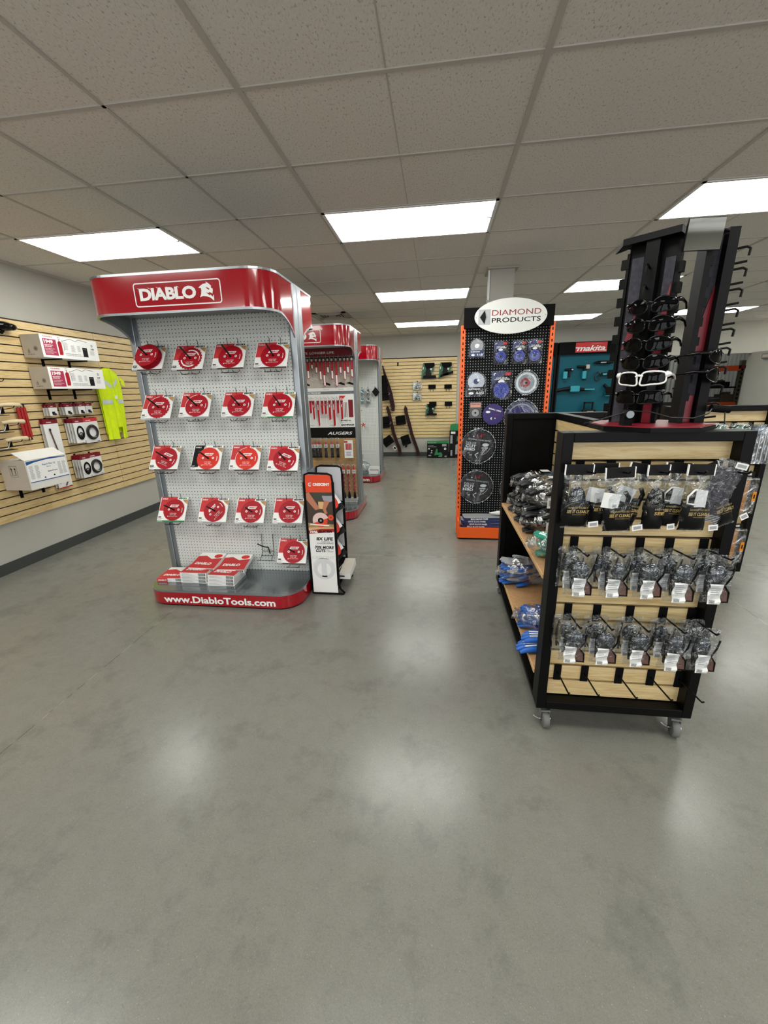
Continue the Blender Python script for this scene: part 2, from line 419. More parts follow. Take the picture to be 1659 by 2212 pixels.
wf = MB(); WX = [(-3.2, -1.2), (-.6, 1.4), (2.0, 4.0), (4.6, 6.6), (7.2, 9.2)]; xx = XL
for a, b in WX: wf.box(xx, a, YN-.15, YN, 0, H).box(a, b, YN-.15, YN, 0, .25).box(a, b, YN-.15, YN, 2.45, H); xx = b
wf.box(xx, XR, YN-.15, YN, 0, H)
struct('wall_front', wf, 'wall')
for k, (a, b) in enumerate(WX):             # unseen windows and area lights added behind the camera to brighten the room
    fr = MB().box(a, a+.05, YN-.1, YN-.03, .25, 2.45).box(b-.05, b, YN-.1, YN-.03, .25, 2.45).box(a, b, YN-.1, YN-.03, .25, .30).box(a, b, YN-.1, YN-.03, 2.40, 2.45).box((a+b)/2-.025, (a+b)/2+.025, YN-.1, YN-.03, .25, 2.45)
    struct('added_window_%d' % (k+1), fr, 'alu')
    L = bpy.data.lights.new('added_daylight', 'AREA'); L.shape = 'RECTANGLE'; L.size = 1.95; L.size_y = 2.15; L.energy = DAY_FILL; L.color = (.96, .98, 1)
    lo = bpy.data.objects.new('added_daylight', L); C.objects.link(lo); lo.location = ((a+b)/2, YN-.2, 1.35); lo.rotation_euler = (R(90), 0, 0)
struct('baseboard_left', MB().box(XL, XL+.012, YN, YF, 0, .10), 'base')
struct('baseboard_back', MB().box(XL, OPX0, YF-.012, YF, 0, .10), 'base')
# low partition on the right and the back room seen through the opening
struct('wall_partition', MB().box(OPX1-.04, OPX1+2.2, 6.6, YF, 0, 2.10), 'wall')
bk = MB()
for k in range(60):
    x = 4+.1*k; bk.box(x, x+.055, 13.1, 13.16, 0, 4)
bk.box(4, 10, 13.15, 13.3, 0, 4)
struct('wall_warehouse', bk, 'corr')
struct('ceiling_warehouse', MB().box(4, 10, YF+.15, 13.3, 4, 4.1).box(3.9, 4, YF+.15, 13.3, 0, 4.1).box(10, 10.1, YF+.15, 13.3, 0, 4.1).box(4, 10, YF+.15, YF+.2, 2.72, 4.1), 'wall')
# square column with a white corner conduit
struct('wall_column', MB().box(.535, .775, 4.88, 5.12, 0, H).box(.50, .81, 4.84, 5.16, H-.018, H-.002), 'wall')
t = thing('conduit_pipe', 'white vertical conduit on the left corner of the square column', 'pipe', (.52, 4.90, 0))
MB().tube([(0, 0, 0), (0, 0, H-.02)], .014, 10).build('pipe', 'white', t)
for zz in (.6, 1.5, 2.4): MB().box(-.02, .02, -.016, .0, zz, zz+.02).build('strap', 'steel', t)

# ceiling lights
def light(i, j, label, group='recessed ceiling light panels'):
    x, y = GX0+U*i, GY0+U*j
    t = thing('ceiling_light', label, 'ceiling light', (x+U, y+U/2, H), 0, group)
    f = MB(); W, D = U-.004, U/2-.004
    for a in (f.box(-W, W, -D, -D+.022, -.010, 0), f.box(-W, W, D-.022, D, -.010, 0), f.box(-W, -W+.022, -D, D, -.010, 0), f.box(W-.022, W, -D, D, -.010, 0)): pass
    f.box(W-.05, W-.02, -.035, -.015, -.016, -.008)
    f.build('frame', 'white', t)
    MB().box(-W+.02, W-.02, -D+.02, D-.02, -.006, -.002).build('diffuser', 'lamp', t)
    return t
names = {(-4, 2): 'bright ceiling light panel at far left above the slatwall with cartons', (0, 2): 'largest bright ceiling light panel, centre of the ceiling',
         (4, 2): 'bright ceiling light panel cut by the right photo edge above the sunglasses tower', (0, 6): 'second bright ceiling light panel along the aisle, behind the largest one',
         (4, 6): 'ceiling light panel partly behind the left column of the sunglasses tower', (0, 10): 'farthest centre ceiling light panel just before the back wall',
         (4, 10): 'far ceiling light panel right of the oval sign', (8, 6): 'ceiling light panel glimpsed between the two sunglasses columns',
         (8, 10): 'far ceiling light panel right of the sunglasses tower near the back wall'}
for jj in (-6, -2, 2, 6, 10):
    for ii in (-4, 0, 4, 8, 12):
        light(ii, jj, names.get((ii, jj), 'recessed rectangular ceiling light panel hidden from view'), 'recessed ceiling light panels')
t = thing('warehouse_fill_light', 'added unseen strip light brightening the room behind the doorway', 'ceiling light', (6.6, 11.6, 3.9))  # lamp added out of sight to light the back room
MB().box(-.9, .9, -.2, .2, -.05, 0).build('housing', 'white', t)
MB().box(-.88, .88, -.18, .18, -.056, -.05).build('diffuser', 'lamp', t)
# air vent
t = thing('air_vent', 'square slatted air vent in the ceiling above the second red header', 'vent', (-1.71, 7.08, H))
MB().box(-.27, .27, -.27, -.2, -.012, 0).box(-.27, .27, .2, .27, -.012, 0).box(-.27, -.2, -.27, .27, -.012, 0).box(.2, .27, -.27, .27, -.012, 0).build('frame', 'wall', t)
m_ = MB().box(-.2, .2, -.2, .2, -.006, 0, 1)
for k in range(4):
    q = .19-.045*k; m_.box(-q, q, -q, -q+.010, -.02, -.004).box(-q, q, q-.010, q, -.02, -.004)
    m_.box(-q, -q+.010, -q, q, -.02, -.004).box(q-.010, q, -q, q, -.02, -.004)
m_.build('louvre', ['tee', 'blackm'], t)
# emergency light
t = thing('emergency_light', 'small grey wall box high on the pale partition at far right', 'emergency light', (OPX1-.04, 9.25, 2.0))
MB().box(-.07, 0, -.16, .16, -.05, .05).build('housing', 'greymetal', t, bevel=.01)
MB().box(-.075, -.07, -.13, .13, -.03, .03).build('lens_cover', 'cartgrey', t)

# ------------------------------------------------------------------ slatwall
def slatwall(label, width, loc, rz, z0=.44, z1=2.235, pitch=.0740):
    t = thing('slatwall', label, 'slatwall', loc, rz)
    MB().box(-width/2, width/2, .008, .02, z0, z1).build('backing', 'groove', t)
    m_ = MB(); z = z0
    while z < z1-.02:
        e = min(z+pitch-.0105, z1); m_.box(-width/2, width/2, 0, .018, z, e); z += pitch
    m_.build('slats', 'maple', t)
    return t
SLZ = .456
slatwall('long maple slatwall panel on the left wall, nearer piece holding the cartons', 2.44, (XL+.022, 4.50-1.22, 0), R(90), SLZ)
slatwall('maple slatwall panel on the left wall, farther piece behind the yellow vest and beyond', 2.44, (XL+.022, 4.505+1.22, 0), R(90), SLZ)
slatwall('maple slatwall panel on the back wall behind the green nailers', 2.44, (.422-1.22, YF-.022, 0), 0, SLZ-.01)
XW = XL+.022            # face of left slatwall

def hook(name='slat_hook', label='', loc=(0, 0, 0), rz=0., L=.17, plate=.07, wdt=.03, group=None, up=.03):
    t = thing(name, label, 'hook', loc, rz, group)
    MB().box(-wdt/2, wdt/2, -.006, 0, -plate, .004).build('plate', 'blackm', t)
    MB().tube([(0, -.004, -plate*.5), (0, -L*.85, -plate*.5+up*.4), (0, -L, -plate*.5+up)], .0032, 6).build('peg', 'black', t)
    return t
def bracket_pair(label, y0, y1, z, L=.22, group=None):
    for k, yy in enumerate((y0, y1)):
        t = thing('shelf_bracket', label+(', left one' if k == 0 else ', right one'), 'bracket', (XW, yy, z), R(90), group)
        MB().box(-.014, .014, -.006, 0, -.10, 0).build('plate', 'blackm', t)
        MB().box(-.004, .004, -L, 0, -.012, 0).build('arm', 'blackm', t)

# --- left wall cartons: two long white cartons
def long_carton(label, y, z):
    Wd, Hh, Dp = .66, .20, .20
    t = thing('sprayer_carton', label, 'carton', (XW+.01+Dp/2, y, z), R(90), 'long sprayer cartons on the left wall')
    m_ = MB().box(-Wd/2, Wd/2, -Dp/2, Dp/2, 0, Hh, 0)
    m_.add([(-Wd/2-.0006, -Dp/2, 0), (-Wd/2-.0006, Dp/2, 0), (-Wd/2-.0006, Dp/2, Hh), (-Wd/2-.0006, -Dp/2, Hh)], [(0, 3, 2, 1)], 1)
    f = -Dp/2-.0007
    m_.text('CHAPIN', -.30, -.20, .178, .192, f, 2, .02)
    m_.ring(-.25, .185, .0, .0, f)
    m_.rect(-.305, -.165, .02, .165, f, 2)
    g = f-.0005
    m_.text('1949', -.295, -.20, .125, .158, g, 0, .05); m_.text('INDUSTRIAL', -.295, -.205, .106, .116, g, 0, .03); m_.text('SPRAYER', -.295, -.22, .092, .102, g, 0, .03)
    m_.text('PULVERIZADOR', -.295, -.195, .074, .082, g, 0, .0); m_.text('INDUSTRIAL', -.295, -.215, .061, .069, g, 0, 0)
    m_.text('PULVERISATEUR', -.295, -.185, .046, .054, g, 0, 0); m_.text('INDUSTRIEL', -.295, -.215, .033, .041, g, 0, 0)
    m_.prism([(-.15+.0, .03), (-.115, .03), (-.108, .05), (-.108, .14), (-.118, .155), (-.138, .155), (-.150, .14)], f-.001, f, 3)
    m_.tube([(-.129, f, .155), (-.129, f, .172)], .002, 5, 4); m_.ring(-.129, .181, .009, .012, f, m=4)
    m_.tube([(-.11, f, .14), (-.095, f, .165), (-.085, f, .11), (-.09, f, .07)], .0012, 5, 4)
    m_.tube([(-.09, f, .16), (.0, f, .188), (.06, f, .17), (.10, f, .19), (.2, f, .178)], .0016, 5, 4)
    for k, (x, z0, z1, w_) in enumerate([(-.06, .08, .15, .05), (.02, .07, .13, .05), (.09, .08, .13, .04)]):
        q = z1
        while q > z0: m_.rect(x-w_/2, x+w_/2*random.uniform(.5, 1), q-.004, q-.001, f, 5); q -= .008
    m_.text('INDUSTRIAL OPEN HEAD SPRAYER', -.08, .10, .044, .051, f, 4, .02); m_.text('PULVERIZADOR DE CABEZAL ABIERTO PARA USO INDUSTRIAL', -.08, .13, .030, .037, f, 4, 0)
    m_.rect(.13, .19, .03, .12, f, 4); m_.text('3.5 GAL', .137, .18, .1, .11, g, 5, 0)
    m_.ring(.258, .148, .008, .013, f, m=4, n=6); m_.text('3.50', .238, .28, .106, .122, f, 4, .04)
    for q in range(5): m_.rect(.22, .275, .092-.009*q, .095-.009*q, f, 5)
    # marks on the end
    m_.T = Matrix.Translation((-Wd/2-.0012, 0, 0)) @ Matrix.Rotation(R(-90), 4, 'Z')
    m_.ring(-.04, .05, .006, .012, 0, m=6); m_.ring(-.04, .068, .004, .007, 0, m=6); m_.ring(.035, .075, .0, .021, 0, m=6)
    m_.ring(.035, .075, .014, .017, -.0005, m=1); m_.text('CHAPINMFG.COM', -.06, .01, .022, .029, 0, 4, .01); m_.T = Matrix()
    m_.build('box', ['white', 'cartgrey', 'magenta', 'bladered', 'ink', 'greyink', mat('brown_ink', '#6b6058', .7)], t)
    s_ = MB().box(-Wd/2+.003, Wd/2-.003, -.001, .001, Hh, Hh+.001)
    s_.build('tape_seam', 'cartgrey', t)
YC1, YC2 = 3.97, 3.955
long_carton('upper of two long white cartons with a crimson 1949 panel', YC1-.02, 1.905)
long_carton('lower of two long white cartons with a crimson 1949 panel, overlapping the vest', YC2, 1.62)
bracket_pair('black slatwall bracket under the upper long white carton', 3.80, 4.10, 1.903, group='black slatwall brackets')
bracket_pair('black slatwall bracket under the lower long white carton', 3.78, 4.08, 1.618, group='black slatwall brackets')
# white box with open flap
t = thing('flex_carton', 'white carton with blue swoosh label and raised lid flap on lower left slatwall', 'carton', (XW+.01+.13, 3.32, .745), R(90))
m_ = MB().box(-.205, .205, -.13, .13, 0, .265)
m_.add([(-.2056, -.13, 0), (-.2056, .13, 0), (-.2056, .13, .265), (-.2056, -.13, .265)], [(0, 3, 2, 1)], 1)
f = -.1307
m_.rect(-.195, .20, .06, .252, f, 2)
m_.front([(-.195, .252), (-.195, .222), (-.12, .238), (0, .248), (.2, .245), (.2, .252), (.05, .262), (-.1, .255)], f-.0004, 3)
m_.rect(-.195, .20, .062, .070, f-.0004, 3)
m_.text('Rapid Flex CJ', -.05, .08, .196, .214, f-.0006, 3, .02); m_.text('Part A', -.01, .03, .178, .188, f-.0006, 5); m_.text('SpecChem', -.01, .09, .13, .145, f-.0006, 5, .02)
for cx in (-.16, -.105, .125, .17):
    q = .21
    while q > .09: m_.rect(cx-.02, cx+.02*random.uniform(.4, 1), q-.004, q-.001, f-.0006, 4); q -= .0075
m_.rect(-.055, -.04, .083, .095, f-.0006, 5); m_.rect(.04, .055, .09, .102, f-.0006, 5)
m_.T = Matrix.Translation((-.2062, 0, 0)) @ Matrix.Rotation(R(-90), 4, 'Z')
for (a, b, c, d) in ((-.04, .035, .12, .1225), (-.04, .035, .2175, .22), (-.04, -.0375, .12, .22), (.0325, .035, .12, .22), (-.03, .025, .135, .138)): m_.rect(a, b, c, d, 0, 5)
for cx in (-.02, .015):
    m_.rect(cx-.003, cx+.003, .143, .19, 0, 5); m_.front([(cx-.010, .187), (cx+.010, .187), (cx, .207)], 0, 5)
m_.T = Matrix()
m_.build('box', ['offwhite', 'cartgrey', 'white', 'bluep', 'greyink', 'ink'], t)
MB().add([(-.205, -.132, .265), (.205, -.132, .265), (.205, -.02, .335), (-.205, -.02, .335), (-.205, -.128, .265), (.205, -.128, .265), (.205, -.018, .331), (-.205, -.018, .331)],
         [(0, 1, 2, 3), (7, 6, 5, 4), (0, 3, 7, 4), (1, 5, 6, 2), (2, 6, 7, 3), (0, 4, 5, 1)]).build('flap', 'offwhite', t)
bracket_pair('black slatwall bracket under the white carton with raised flap', 3.24, 3.46, .743, group='black slatwall brackets')

# hanging tools at far left: wooden-handled trowels, red rods, black tool
def trowel(label, z, yy):
    t = thing('wood_handled_trowel', label, 'tool', (XW, yy, z), R(90), 'wood-handled tools on the left slatwall')
    MB().tube([(-.20, -.11, .0), (-.14, -.11, .006), (-.06, -.11, .004), (.0, -.11, .0), (.012, -.11, 0)], [.016, .018, .021, .02, .008], 10).build('handle', 'wrap', t)
    MB().tube([(-.16, -.11, -.01), (-.19, -.11, -.07), (-.30, -.11, -.075)], .005, 6).build('tang', 'steel', t)
    MB().box(-.42, -.14, -.15, -.06, -.083, -.078).build('blade', 'darksteel', t)
    return t
for k, (z, yy) in enumerate(((1.48, 3.43), (1.335, 3.43), (1.185, 3.42))):
    trowel('wood-handled steel trowel on the left slatwall, '+('top', 'middle', 'bottom')[k]+' of three', z, yy-.08)
    hook('slat_hook', 'black hook carrying the %s wood-handled trowel' % ('top', 'middle', 'bottom')[k], (XW, yy-.15, z+.0), R(90), L=.14)
for k in range(3):
    t = thing('red_rod_bundle', 'red wrapped rod with wire ends hanging beside the trowels, '+('left', 'middle', 'right')[k]+' one', 'rod', (XW+.03, 3.40+.03*k, 1.32), R(90), 'red wrapped rods')
    MB().tube([(0, 0, -.135), (0, 0, .135)], .014, 10).build('sleeve', 'redrod', t)
    MB().tube([(0, 0, .135), (0, 0, .16), (.004, 0, .165)], .007, 6).build('wire_end', 'darksteel', t)
    MB().tube([(0, 0, -.135), (-.006, 0, -.165)], .004, 6).tube([(0, 0, -.135), (.008, 0, -.16)], .003, 6).build('wire_end', 'darksteel', t)
t = thing('black_hand_tool', 'black rounded tool cut by the left photo edge at the top of the slatwall', 'tool', (XW+.06, 3.44, 2.15), R(90))
MB().ball((0, 0, 0), .10, .05, .04, 14, 10).ball((.06, -.01, .0), .05, .04, .03, 12, 8).build('body', 'glossblack', t)
MB().tube([(.0, 0, -.03), (-.03, 0, -.06)], .012, 8).build('grip', 'blackm', t)
hook('slat_hook', 'black hook holding the black rounded tool', (XW, 3.44, 2.165), R(90), L=.06)
for k, (yy, z) in enumerate(((3.27, 1.71), (3.28, 1.93))):
    hook('slat_hook', ('empty black hook left of the lower long carton', 'empty black hook left of the upper long carton')[k], (XW, yy, z), R(90), L=.12, plate=.075)

# blister bags (red header, white body) on left wall
def bag(label, y, z1, w_, h_, kind, depth=.0, n=1, ori=0):
    """n bags on one hook stepping out of the wall"""
    out = []
    for k in range(n):
        dx = .02+.032*k
        lab = label if n == 1 else label+(', front one' if k == n-1 else ', %s from the wall' % ORD[k])
        t = thing('parts_bag', lab, 'parts bag', (XW+dx, y, z1), R(90), 'red-headed parts bags on the left slatwall')
        hd = min(.045, h_*.3)
        m_ = MB().box(-w_/2, w_/2, -.002, .002, -hd, 0, 0)
        m_.text('CHAPIN', -w_*.28, w_*.05, -hd*.8, -hd*.55, -.0026, 1, .03)
        m_.build('header_card', ['darkred' if kind != 'hose2' else 'cardred', 'white'], t)
        m_ = MB().box(-w_/2, w_/2, -.0025, .0025, -h_, -hd, 0); c = -.0032; zc = -(hd+h_)/2
        if kind == 'small': m_.box(-w_*.2, w_*.1, -.008, -.0025, zc-.03, zc, 1).box(w_*.05, w_*.25, -.007, -.0025, zc-.035, zc-.015, 1)
        if kind == 'seal':
            m_.torus((0, -.008, zc), w_*.3, .007, 24, 6, 2, 'y', 1.6); m_.torus((.002, -.008, zc-.02), w_*.17, .004, 20, 6, 2); m_.torus((.004, -.008, zc-.035), w_*.1, .004, 16, 6, 2)
        if kind in ('hose', 'hose2'):
            for q in range(4): m_.torus((0, -.01-.004*(q % 2), zc), w_*.38-.007*q, .006, 30, 6, 3)
            m_.tube([(-.03, -.018, zc-.05), (.0, -.02, zc-.055), (.03, -.018, zc-.05)], .004, 6, 4)
        if kind == 'wand':
            m_.tube([(-.03, -.01, -.1), (.0, -.01, -.3), (.04, -.01, -.55), (.045, -.01, -.60), (.0, -.01, -.67)], .006, 8, 5); m_.ball((-.03, -.012, -.1), .012, .008, .012, 10, 6, 1)
            m_.rect(-w_/2, w_/2, -h_, -h_+.01, c, 6)
        m_.rect(w_*.25, w_*.42, -h_+.008, -h_+.013, c, 1)
        m_.build('card', ['paper', 'darksteel', 'black', mat('black_hose', '#25201c', .4), 'steel', mat('brown_hose', '#5c4438', .4), 'cardred'], t)
        out.append(t)
    return out
HL = []
for k, (y, n) in enumerate(((3.70, 3), (3.88, 3), (4.04, 3), (4.17, 2))):
    bag('small white red-headed parts bag, %s group from the left' % ORD[k], y, 1.478, .088, .112, 'small', n=n)
    HL.append((y, 1.487, 'behind the %s group of small parts bags' % ORD[k]))
bag('tall white bag with a bent brown spray wand', 3.665, 1.335, .16, .69, 'wand', n=2)
bag('white bag with black gasket rings above', 3.92, 1.325, .13, .25, 'seal', n=4)
bag('upper white bag with a coiled dark hose', 4.14, 1.322, .20, .27, 'hose2', n=2)
bag('white bag with black gasket ring, lower', 3.90, .945, .12, .24, 'seal', n=4)
bag('white bag with a coiled dark hose, lower', 4.09, .94, .19, .25, 'hose', n=2)
HL += [(3.665, 1.345, 'behind the tall wand bag'), (3.92, 1.335, 'behind the upper gasket bags'), (4.14, 1.332, 'behind the upper coiled hose bag'), (3.90, .955, 'behind the lower gasket bags'), (4.09, .95, 'behind the lower coiled hose bag')]
for y, z, l in HL: hook('slat_hook', 'black hook '+l, (XW, y, z), R(90), L=.12, plate=.03, wdt=.02, up=.01)

# hi-vis vest
t = thing('safety_vest', 'fluorescent yellow safety vest with silver stripes hanging on the left slatwall', 'vest', (XW+.045, 4.52, 1.05), R(90))
rows = [(.0, -.155, .155), (.06, -.15, .155), (.30, -.155, .18), (.52, -.165, .20), (.66, -.16, .20), (.72, -.14, .185), (.76, -.09, .14), (.80, -.03, .06)]
vs = []; nx = 22; rr_ = random.Random(3)
prof = []
for j in range(25):
    z = .8*j/24
    for a, b in zip(rows, rows[1:]):
        if a[0] <= z <= b[0]+1e-6:
            k = (z-a[0])/(b[0]-a[0]); xl = a[1]+(b[1]-a[1])*k; xr = a[2]+(b[2]-a[2])*k; break
    prof.append((z, xl, xr))
def vest_xyz(u, z, xl, xr, off=0.):
    x = xl+(xr-xl)*u
    fold = .016*math.sin(u*19+z*4)*(1-z/1.1)+.006*math.sin(u*41+2)
    return (x, -.028*math.sin(math.pi*u)**.6-fold*.6-off, z)
for (nm, sg) in (('body', 1),):
    m_ = MB()
    fr = []
    for z, xl, xr in prof:
        for i in range(nx+1): fr.append(vest_xyz(i/nx, z, xl, xr))
    fs = []
    for j in range(24):
        for i in range(nx):
            u = (i+.5)/nx; z = prof[j][0]
            if z < .13 and .50 < u < .66: continue            # open front between the tails
            fs.append((j*(nx+1)+i, j*(nx+1)+i+1, (j+1)*(nx+1)+i+1, (j+1)*(nx+1)+i))
    m_.add(fr, fs, 0, True)
    m_.add([(x, .012+.004*math.sin(x*60), z) for (x, y, z) in fr], [(j*(nx+1)+i+1, j*(nx+1)+i, (j+1)*(nx+1)+i, (j+1)*(nx+1)+i+1) for j in range(2, 24) for i in range(nx)], 0, True)
    # short sleeve cap on the right shoulder
    m_.add([(.17, -.02, .72), (.26, -.01, .66), (.25, -.012, .60), (.19, -.02, .62)], [(0, 1, 2, 3)], 0)
    m_.tube([(.02, -.034, .78), (.04, -.044, .55), (.05, -.05, .30)], .004, 6, 0)
    m_.build('body', 'yellow', t)
def strip(za, zb, u0, u1, sl=0.):
    m_ = MB(); n = 8; vs = []
    for i in range(n+1):
        u = u0+(u1-u0)*i/n; z = za+sl*(i/n)
        for zz in (z, z+zb):
            k = min(range(25), key=lambda q: abs(prof[q][0]-zz)); vs.append(vest_xyz(u, zz, prof[k][1], prof[k][2], .004))
    m_.add(vs, [(2*i, 2*i+2, 2*i+3, 2*i+1) for i in range(n)], 0, True); return m_
for a in ((.405, .045, .03, .42), (.405, .045, .62, .97)): strip(*a).build('reflective_stripe', 'silver', t)
strip(.66, .05, .06, .48, -.085).build('reflective_stripe', 'silver', t); strip(.575, .05, .54, .80, .08).build('reflective_stripe', 'silver', t)
MB().box(.015, .05, -.052, -.048, .46, .50).build('zip_label', 'white', t)
t = hook('slat_hook', 'black hook the yellow vest hangs from', (XW, 4.54, 1.86), R(90), L=.07, plate=.03, up=.01)

# ------------------------------------------------------------------ red-headed gondolas
def devil(m_, cx, cz, s, y, m=1):
    P = [(-0.88, 0.4), (-0.66, 0.59), (-0.32, 0.77), (0.15, 0.84), (0.05, 1.0), (0.34, 0.85), (0.68, 0.56), (0.63, 0.39), (0.71, 0.27), (0.77, 0.33), (0.83, 0.2), (0.8, -0.07), (0.76, -0.07), (0.74, -0.27), (0.37, -0.05), (0.35, -0.17), (0.15, -0.15), (-0.07, -0.07), (0.44, -0.47), (0.44, -0.32), (0.77, -0.6), (0.8, -0.39), (0.88, -0.39), (0.84, -1.0), (0.44, -0.66), (-0.02, -0.5), (-0.44, -0.45), (-0.83, -0.57), (-0.63, -0.22), (-0.55, 0.15), (-0.6, 0.39)]
    m_.front([(cx+a*s, cz+b*s) for a, b in P], y, m)
    m_.front([(cx+a*s, cz+b*s) for a, b in ((-.02, .41), (.24, .39), (.48, .23), (.34, .15))], y-.0008, 0)
def side_bottom(ly):                       # lower edge of the header band against local y
    a = abs(ly); pts = [(.49, 2.015), (.32, 2.010), (.26, 1.998), (.20, 1.977), (.14, 1.945), (.10, 1.905), (.085, 1.885), (.0, 1.885)]
    if a >= .49: return 2.015
    for p, q in zip(pts, pts[1:]):
        if q[0] <= a <= p[0]: return p[1]+(q[1]-p[1])*(p[0]-a)/(p[0]-q[0]+1e-9)
    return 2.015
def gondola(loc, label, front_only_text=True, logo=True):
    t = thing('merchandiser_gondola', label, 'display stand', loc, 0, 'red-headed pegboard gondolas')
    hx, hy, r = .61, .49, .17
    o = outline(hx, hy, r)
    m_ = MB().prismz(o, .012, .112, 0, 1, True)
    m_.build('base_band', ['red', 'deck'], t)
    m_ = MB(); oi = outline(hx-.004, hy-.004, r-.004); n = len(o)
    m_.prismz(outline(hx+.001, hy+.001, r), .110, .120, 0, None, True).prismz(outline(hx-.01, hy-.01, r-.01), .0, .012, 1)
    m_.build('deck_rim', ['alu', 'black'], t)
    MB().prismz(outline(hx-.008, hy-.008, r-.008), .118, .1225, 0).build('deck', 'deck', t)
    m_ = MB().text('www.DiabloTools.com', -.445, .435, .028, .084, -hy-.0012, 0, .03)
    m_.build('base_lettering', 'white', t)
    # header band, dense outline
    P = []
    seq = outline(hx, hy, r, 10)
    for a, b in zip(seq, seq[1:]+seq[:1]):
        L = math.dist(a, b); k = max(1, int(L/.03)) if abs(a[0]-b[0]) < .01 else max(1, int(L/.2))
        for q in range(k): P.append((a[0]+(b[0]-a[0])*q/k, a[1]+(b[1]-a[1])*q/k))
    n = len(P); zt = 2.225
    vs = []
    for x, y in P:
        sb = side_bottom(y) if abs(x) > .5 else 2.015
        vs += [(x, y, sb), (x, y, zt), (x*.994, y*.992, zt), (x*.994, y*.992, sb)]
    m_ = MB()
    m_.add(vs, [(4*i, 4*((i+1) % n), 4*((i+1) % n)+1, 4*i+1) for i in range(n)], 0, True)
    m_.add(vs, [(4*i+3, 4*i+2, 4*((i+1) % n)+2, 4*((i+1) % n)+3) for i in range(n)], 1, True)
    m_.build('header_band', ['red', 'greymetal'], t)
    def trim(pick, zoff):
        m2 = MB(); v2 = []
        for i, (x, y) in enumerate(P):
            z = pick(x, y)
            for dx, dz in ((1.004, 0), (1.004, .013), (.988, .013), (.988, 0)): v2.append((x*dx, y*dx, z+dz+zoff))
        m2.add(v2, [(4*i+q, 4*((i+1) % n)+q, 4*((i+1) % n)+(q+1) % 4, 4*i+(q+1) % 4) for i in range(n) for q in range(4)], 0)
        return m2
    trim(lambda x, y: zt, -.004).build('header_top_trim', 'alu', t)
    trim(lambda x, y: side_bottom(y) if abs(x) > .5 else 2.015, -.008).build('header_bottom_trim', 'alu', t)
    MB().prismz(outline(hx-.012, hy-.012, r-.012), 2.06, 2.066, 0).build('soffit', 'greymetal', t)
    for sx in (-1, 1):
        x = sx*(hx-.005)
        m_ = MB().box(x-.03, x+.012, -.088, -.012, .10, zt, 0).box(x-.03, x+.012, .004, .082, .10, zt, 0).box(x-.028, x+.002, -.03, .02, .10, zt, 1)
        m_.box(x-.02*sx-.02, x-.02*sx+.02, -.075, -.060, .12, 2.06, 1).box(x-.02*sx-.02, x-.02*sx+.02, .060, .075, .12, 2.06, 1)
        m_.build('upright', ['alu', 'greymetal'], t, bevel=.004)
    MB().box(-.583, .583, -.070, -.062, .123, 2.06).build('front_pegboard', 'pegw', t)
    MB().box(-.583, .583, .062, .070, .123, 2.06).build('rear_pegboard', 'pegw', t)
    if logo:
        y = -hy-.0015; m_ = MB()
        oo = [(a, b) for a, b in outline(.280, .066, .018, 5)]; oi = [(a, b) for a, b in outline(.2735, .0595, .0125, 5)]
        k = len(oo); cx, cz = .037, 2.112
        m_.add([(cx+a, y, cz+b) for a, b in oo]+[(cx+a, y, cz+b) for a, b in oi], [(i, (i+1) % k, k+(i+1) % k, k+i) for i in range(k)], 1)
        m_.text('DIABLO', -.208, .158, 2.079, 2.148, y, 1, .045, 0, .95)
        for sx_ in (-.208, -.14, -.085, -.02, .045): m_.front([(sx_, 2.148), (sx_-.012, 2.151), (sx_+.01, 2.139)], y, 1)
        devil(m_, .222, 2.112, .052, y, 1)
        m_.build('header_logo', ['red', 'white'], t)
    return t
G1 = (-1.59, 3.02, 0); G2 = (-1.59, 5.16, 0); G3 = (-1.59, 7.32, 0)
gondola(G1, 'nearest red-headed gondola with white pegboard of saw blades on cards')
gondola(G2, 'middle red-headed gondola holding reciprocating blades and augers')
gondola(G3, 'farthest and emptiest red-headed gondola with bare white pegboard')

# saw blades on cards
BL = [[(-2.049, 1.789), (-1.745, 1.779), (-1.443, 1.781), (-1.133, 1.777)], [(-2.052, 1.449), (-1.75, 1.456), (-1.422, 1.453), (-1.117, 1.447)],
      [(-2.062, 1.071), (-1.721, 1.07), (-1.415, 1.068), (-1.12, 1.06)], [(-2.076, .661), (-1.732, .657), (-1.426, .654), (-1.119, .658)], [None, None, None, (-1.116, .326)]]
TILT = -R(32)
rowname = ['top', 'second', 'third', 'fourth', 'bottom']; colname = ['first', 'second', 'third', 'fourth']
look_txt = {(0, 0): 'thick stack of red saw blades on a card', (0, 1): 'toothy red saw blade with swirl print on a card', (0, 2): 'red saw blade on a card', (0, 3): 'red saw blade with thin teeth on a card',
            (1, 0): 'coarse-toothed red saw blade on a card', (1, 1): 'dark red saw blade on a card', (1, 2): 'red saw blade on a card', (1, 3): 'red saw blade on a card with a green bottom stripe',
            (2, 0): 'plain red saw blade on a card', (2, 1): 'vermilion saw blade on a black and white card', (2, 2): 'vermilion saw blade with pale rim on a card', (2, 3): 'red saw blade on a card',
            (3, 0): 'red saw blade on a card with a green stripe', (3, 1): 'red saw blade with rotated print on a card', (3, 2): 'fine-toothed red saw blade on a card', (3, 3): 'red saw blade on a card', (4, 3): 'lone red saw blade on a card'}
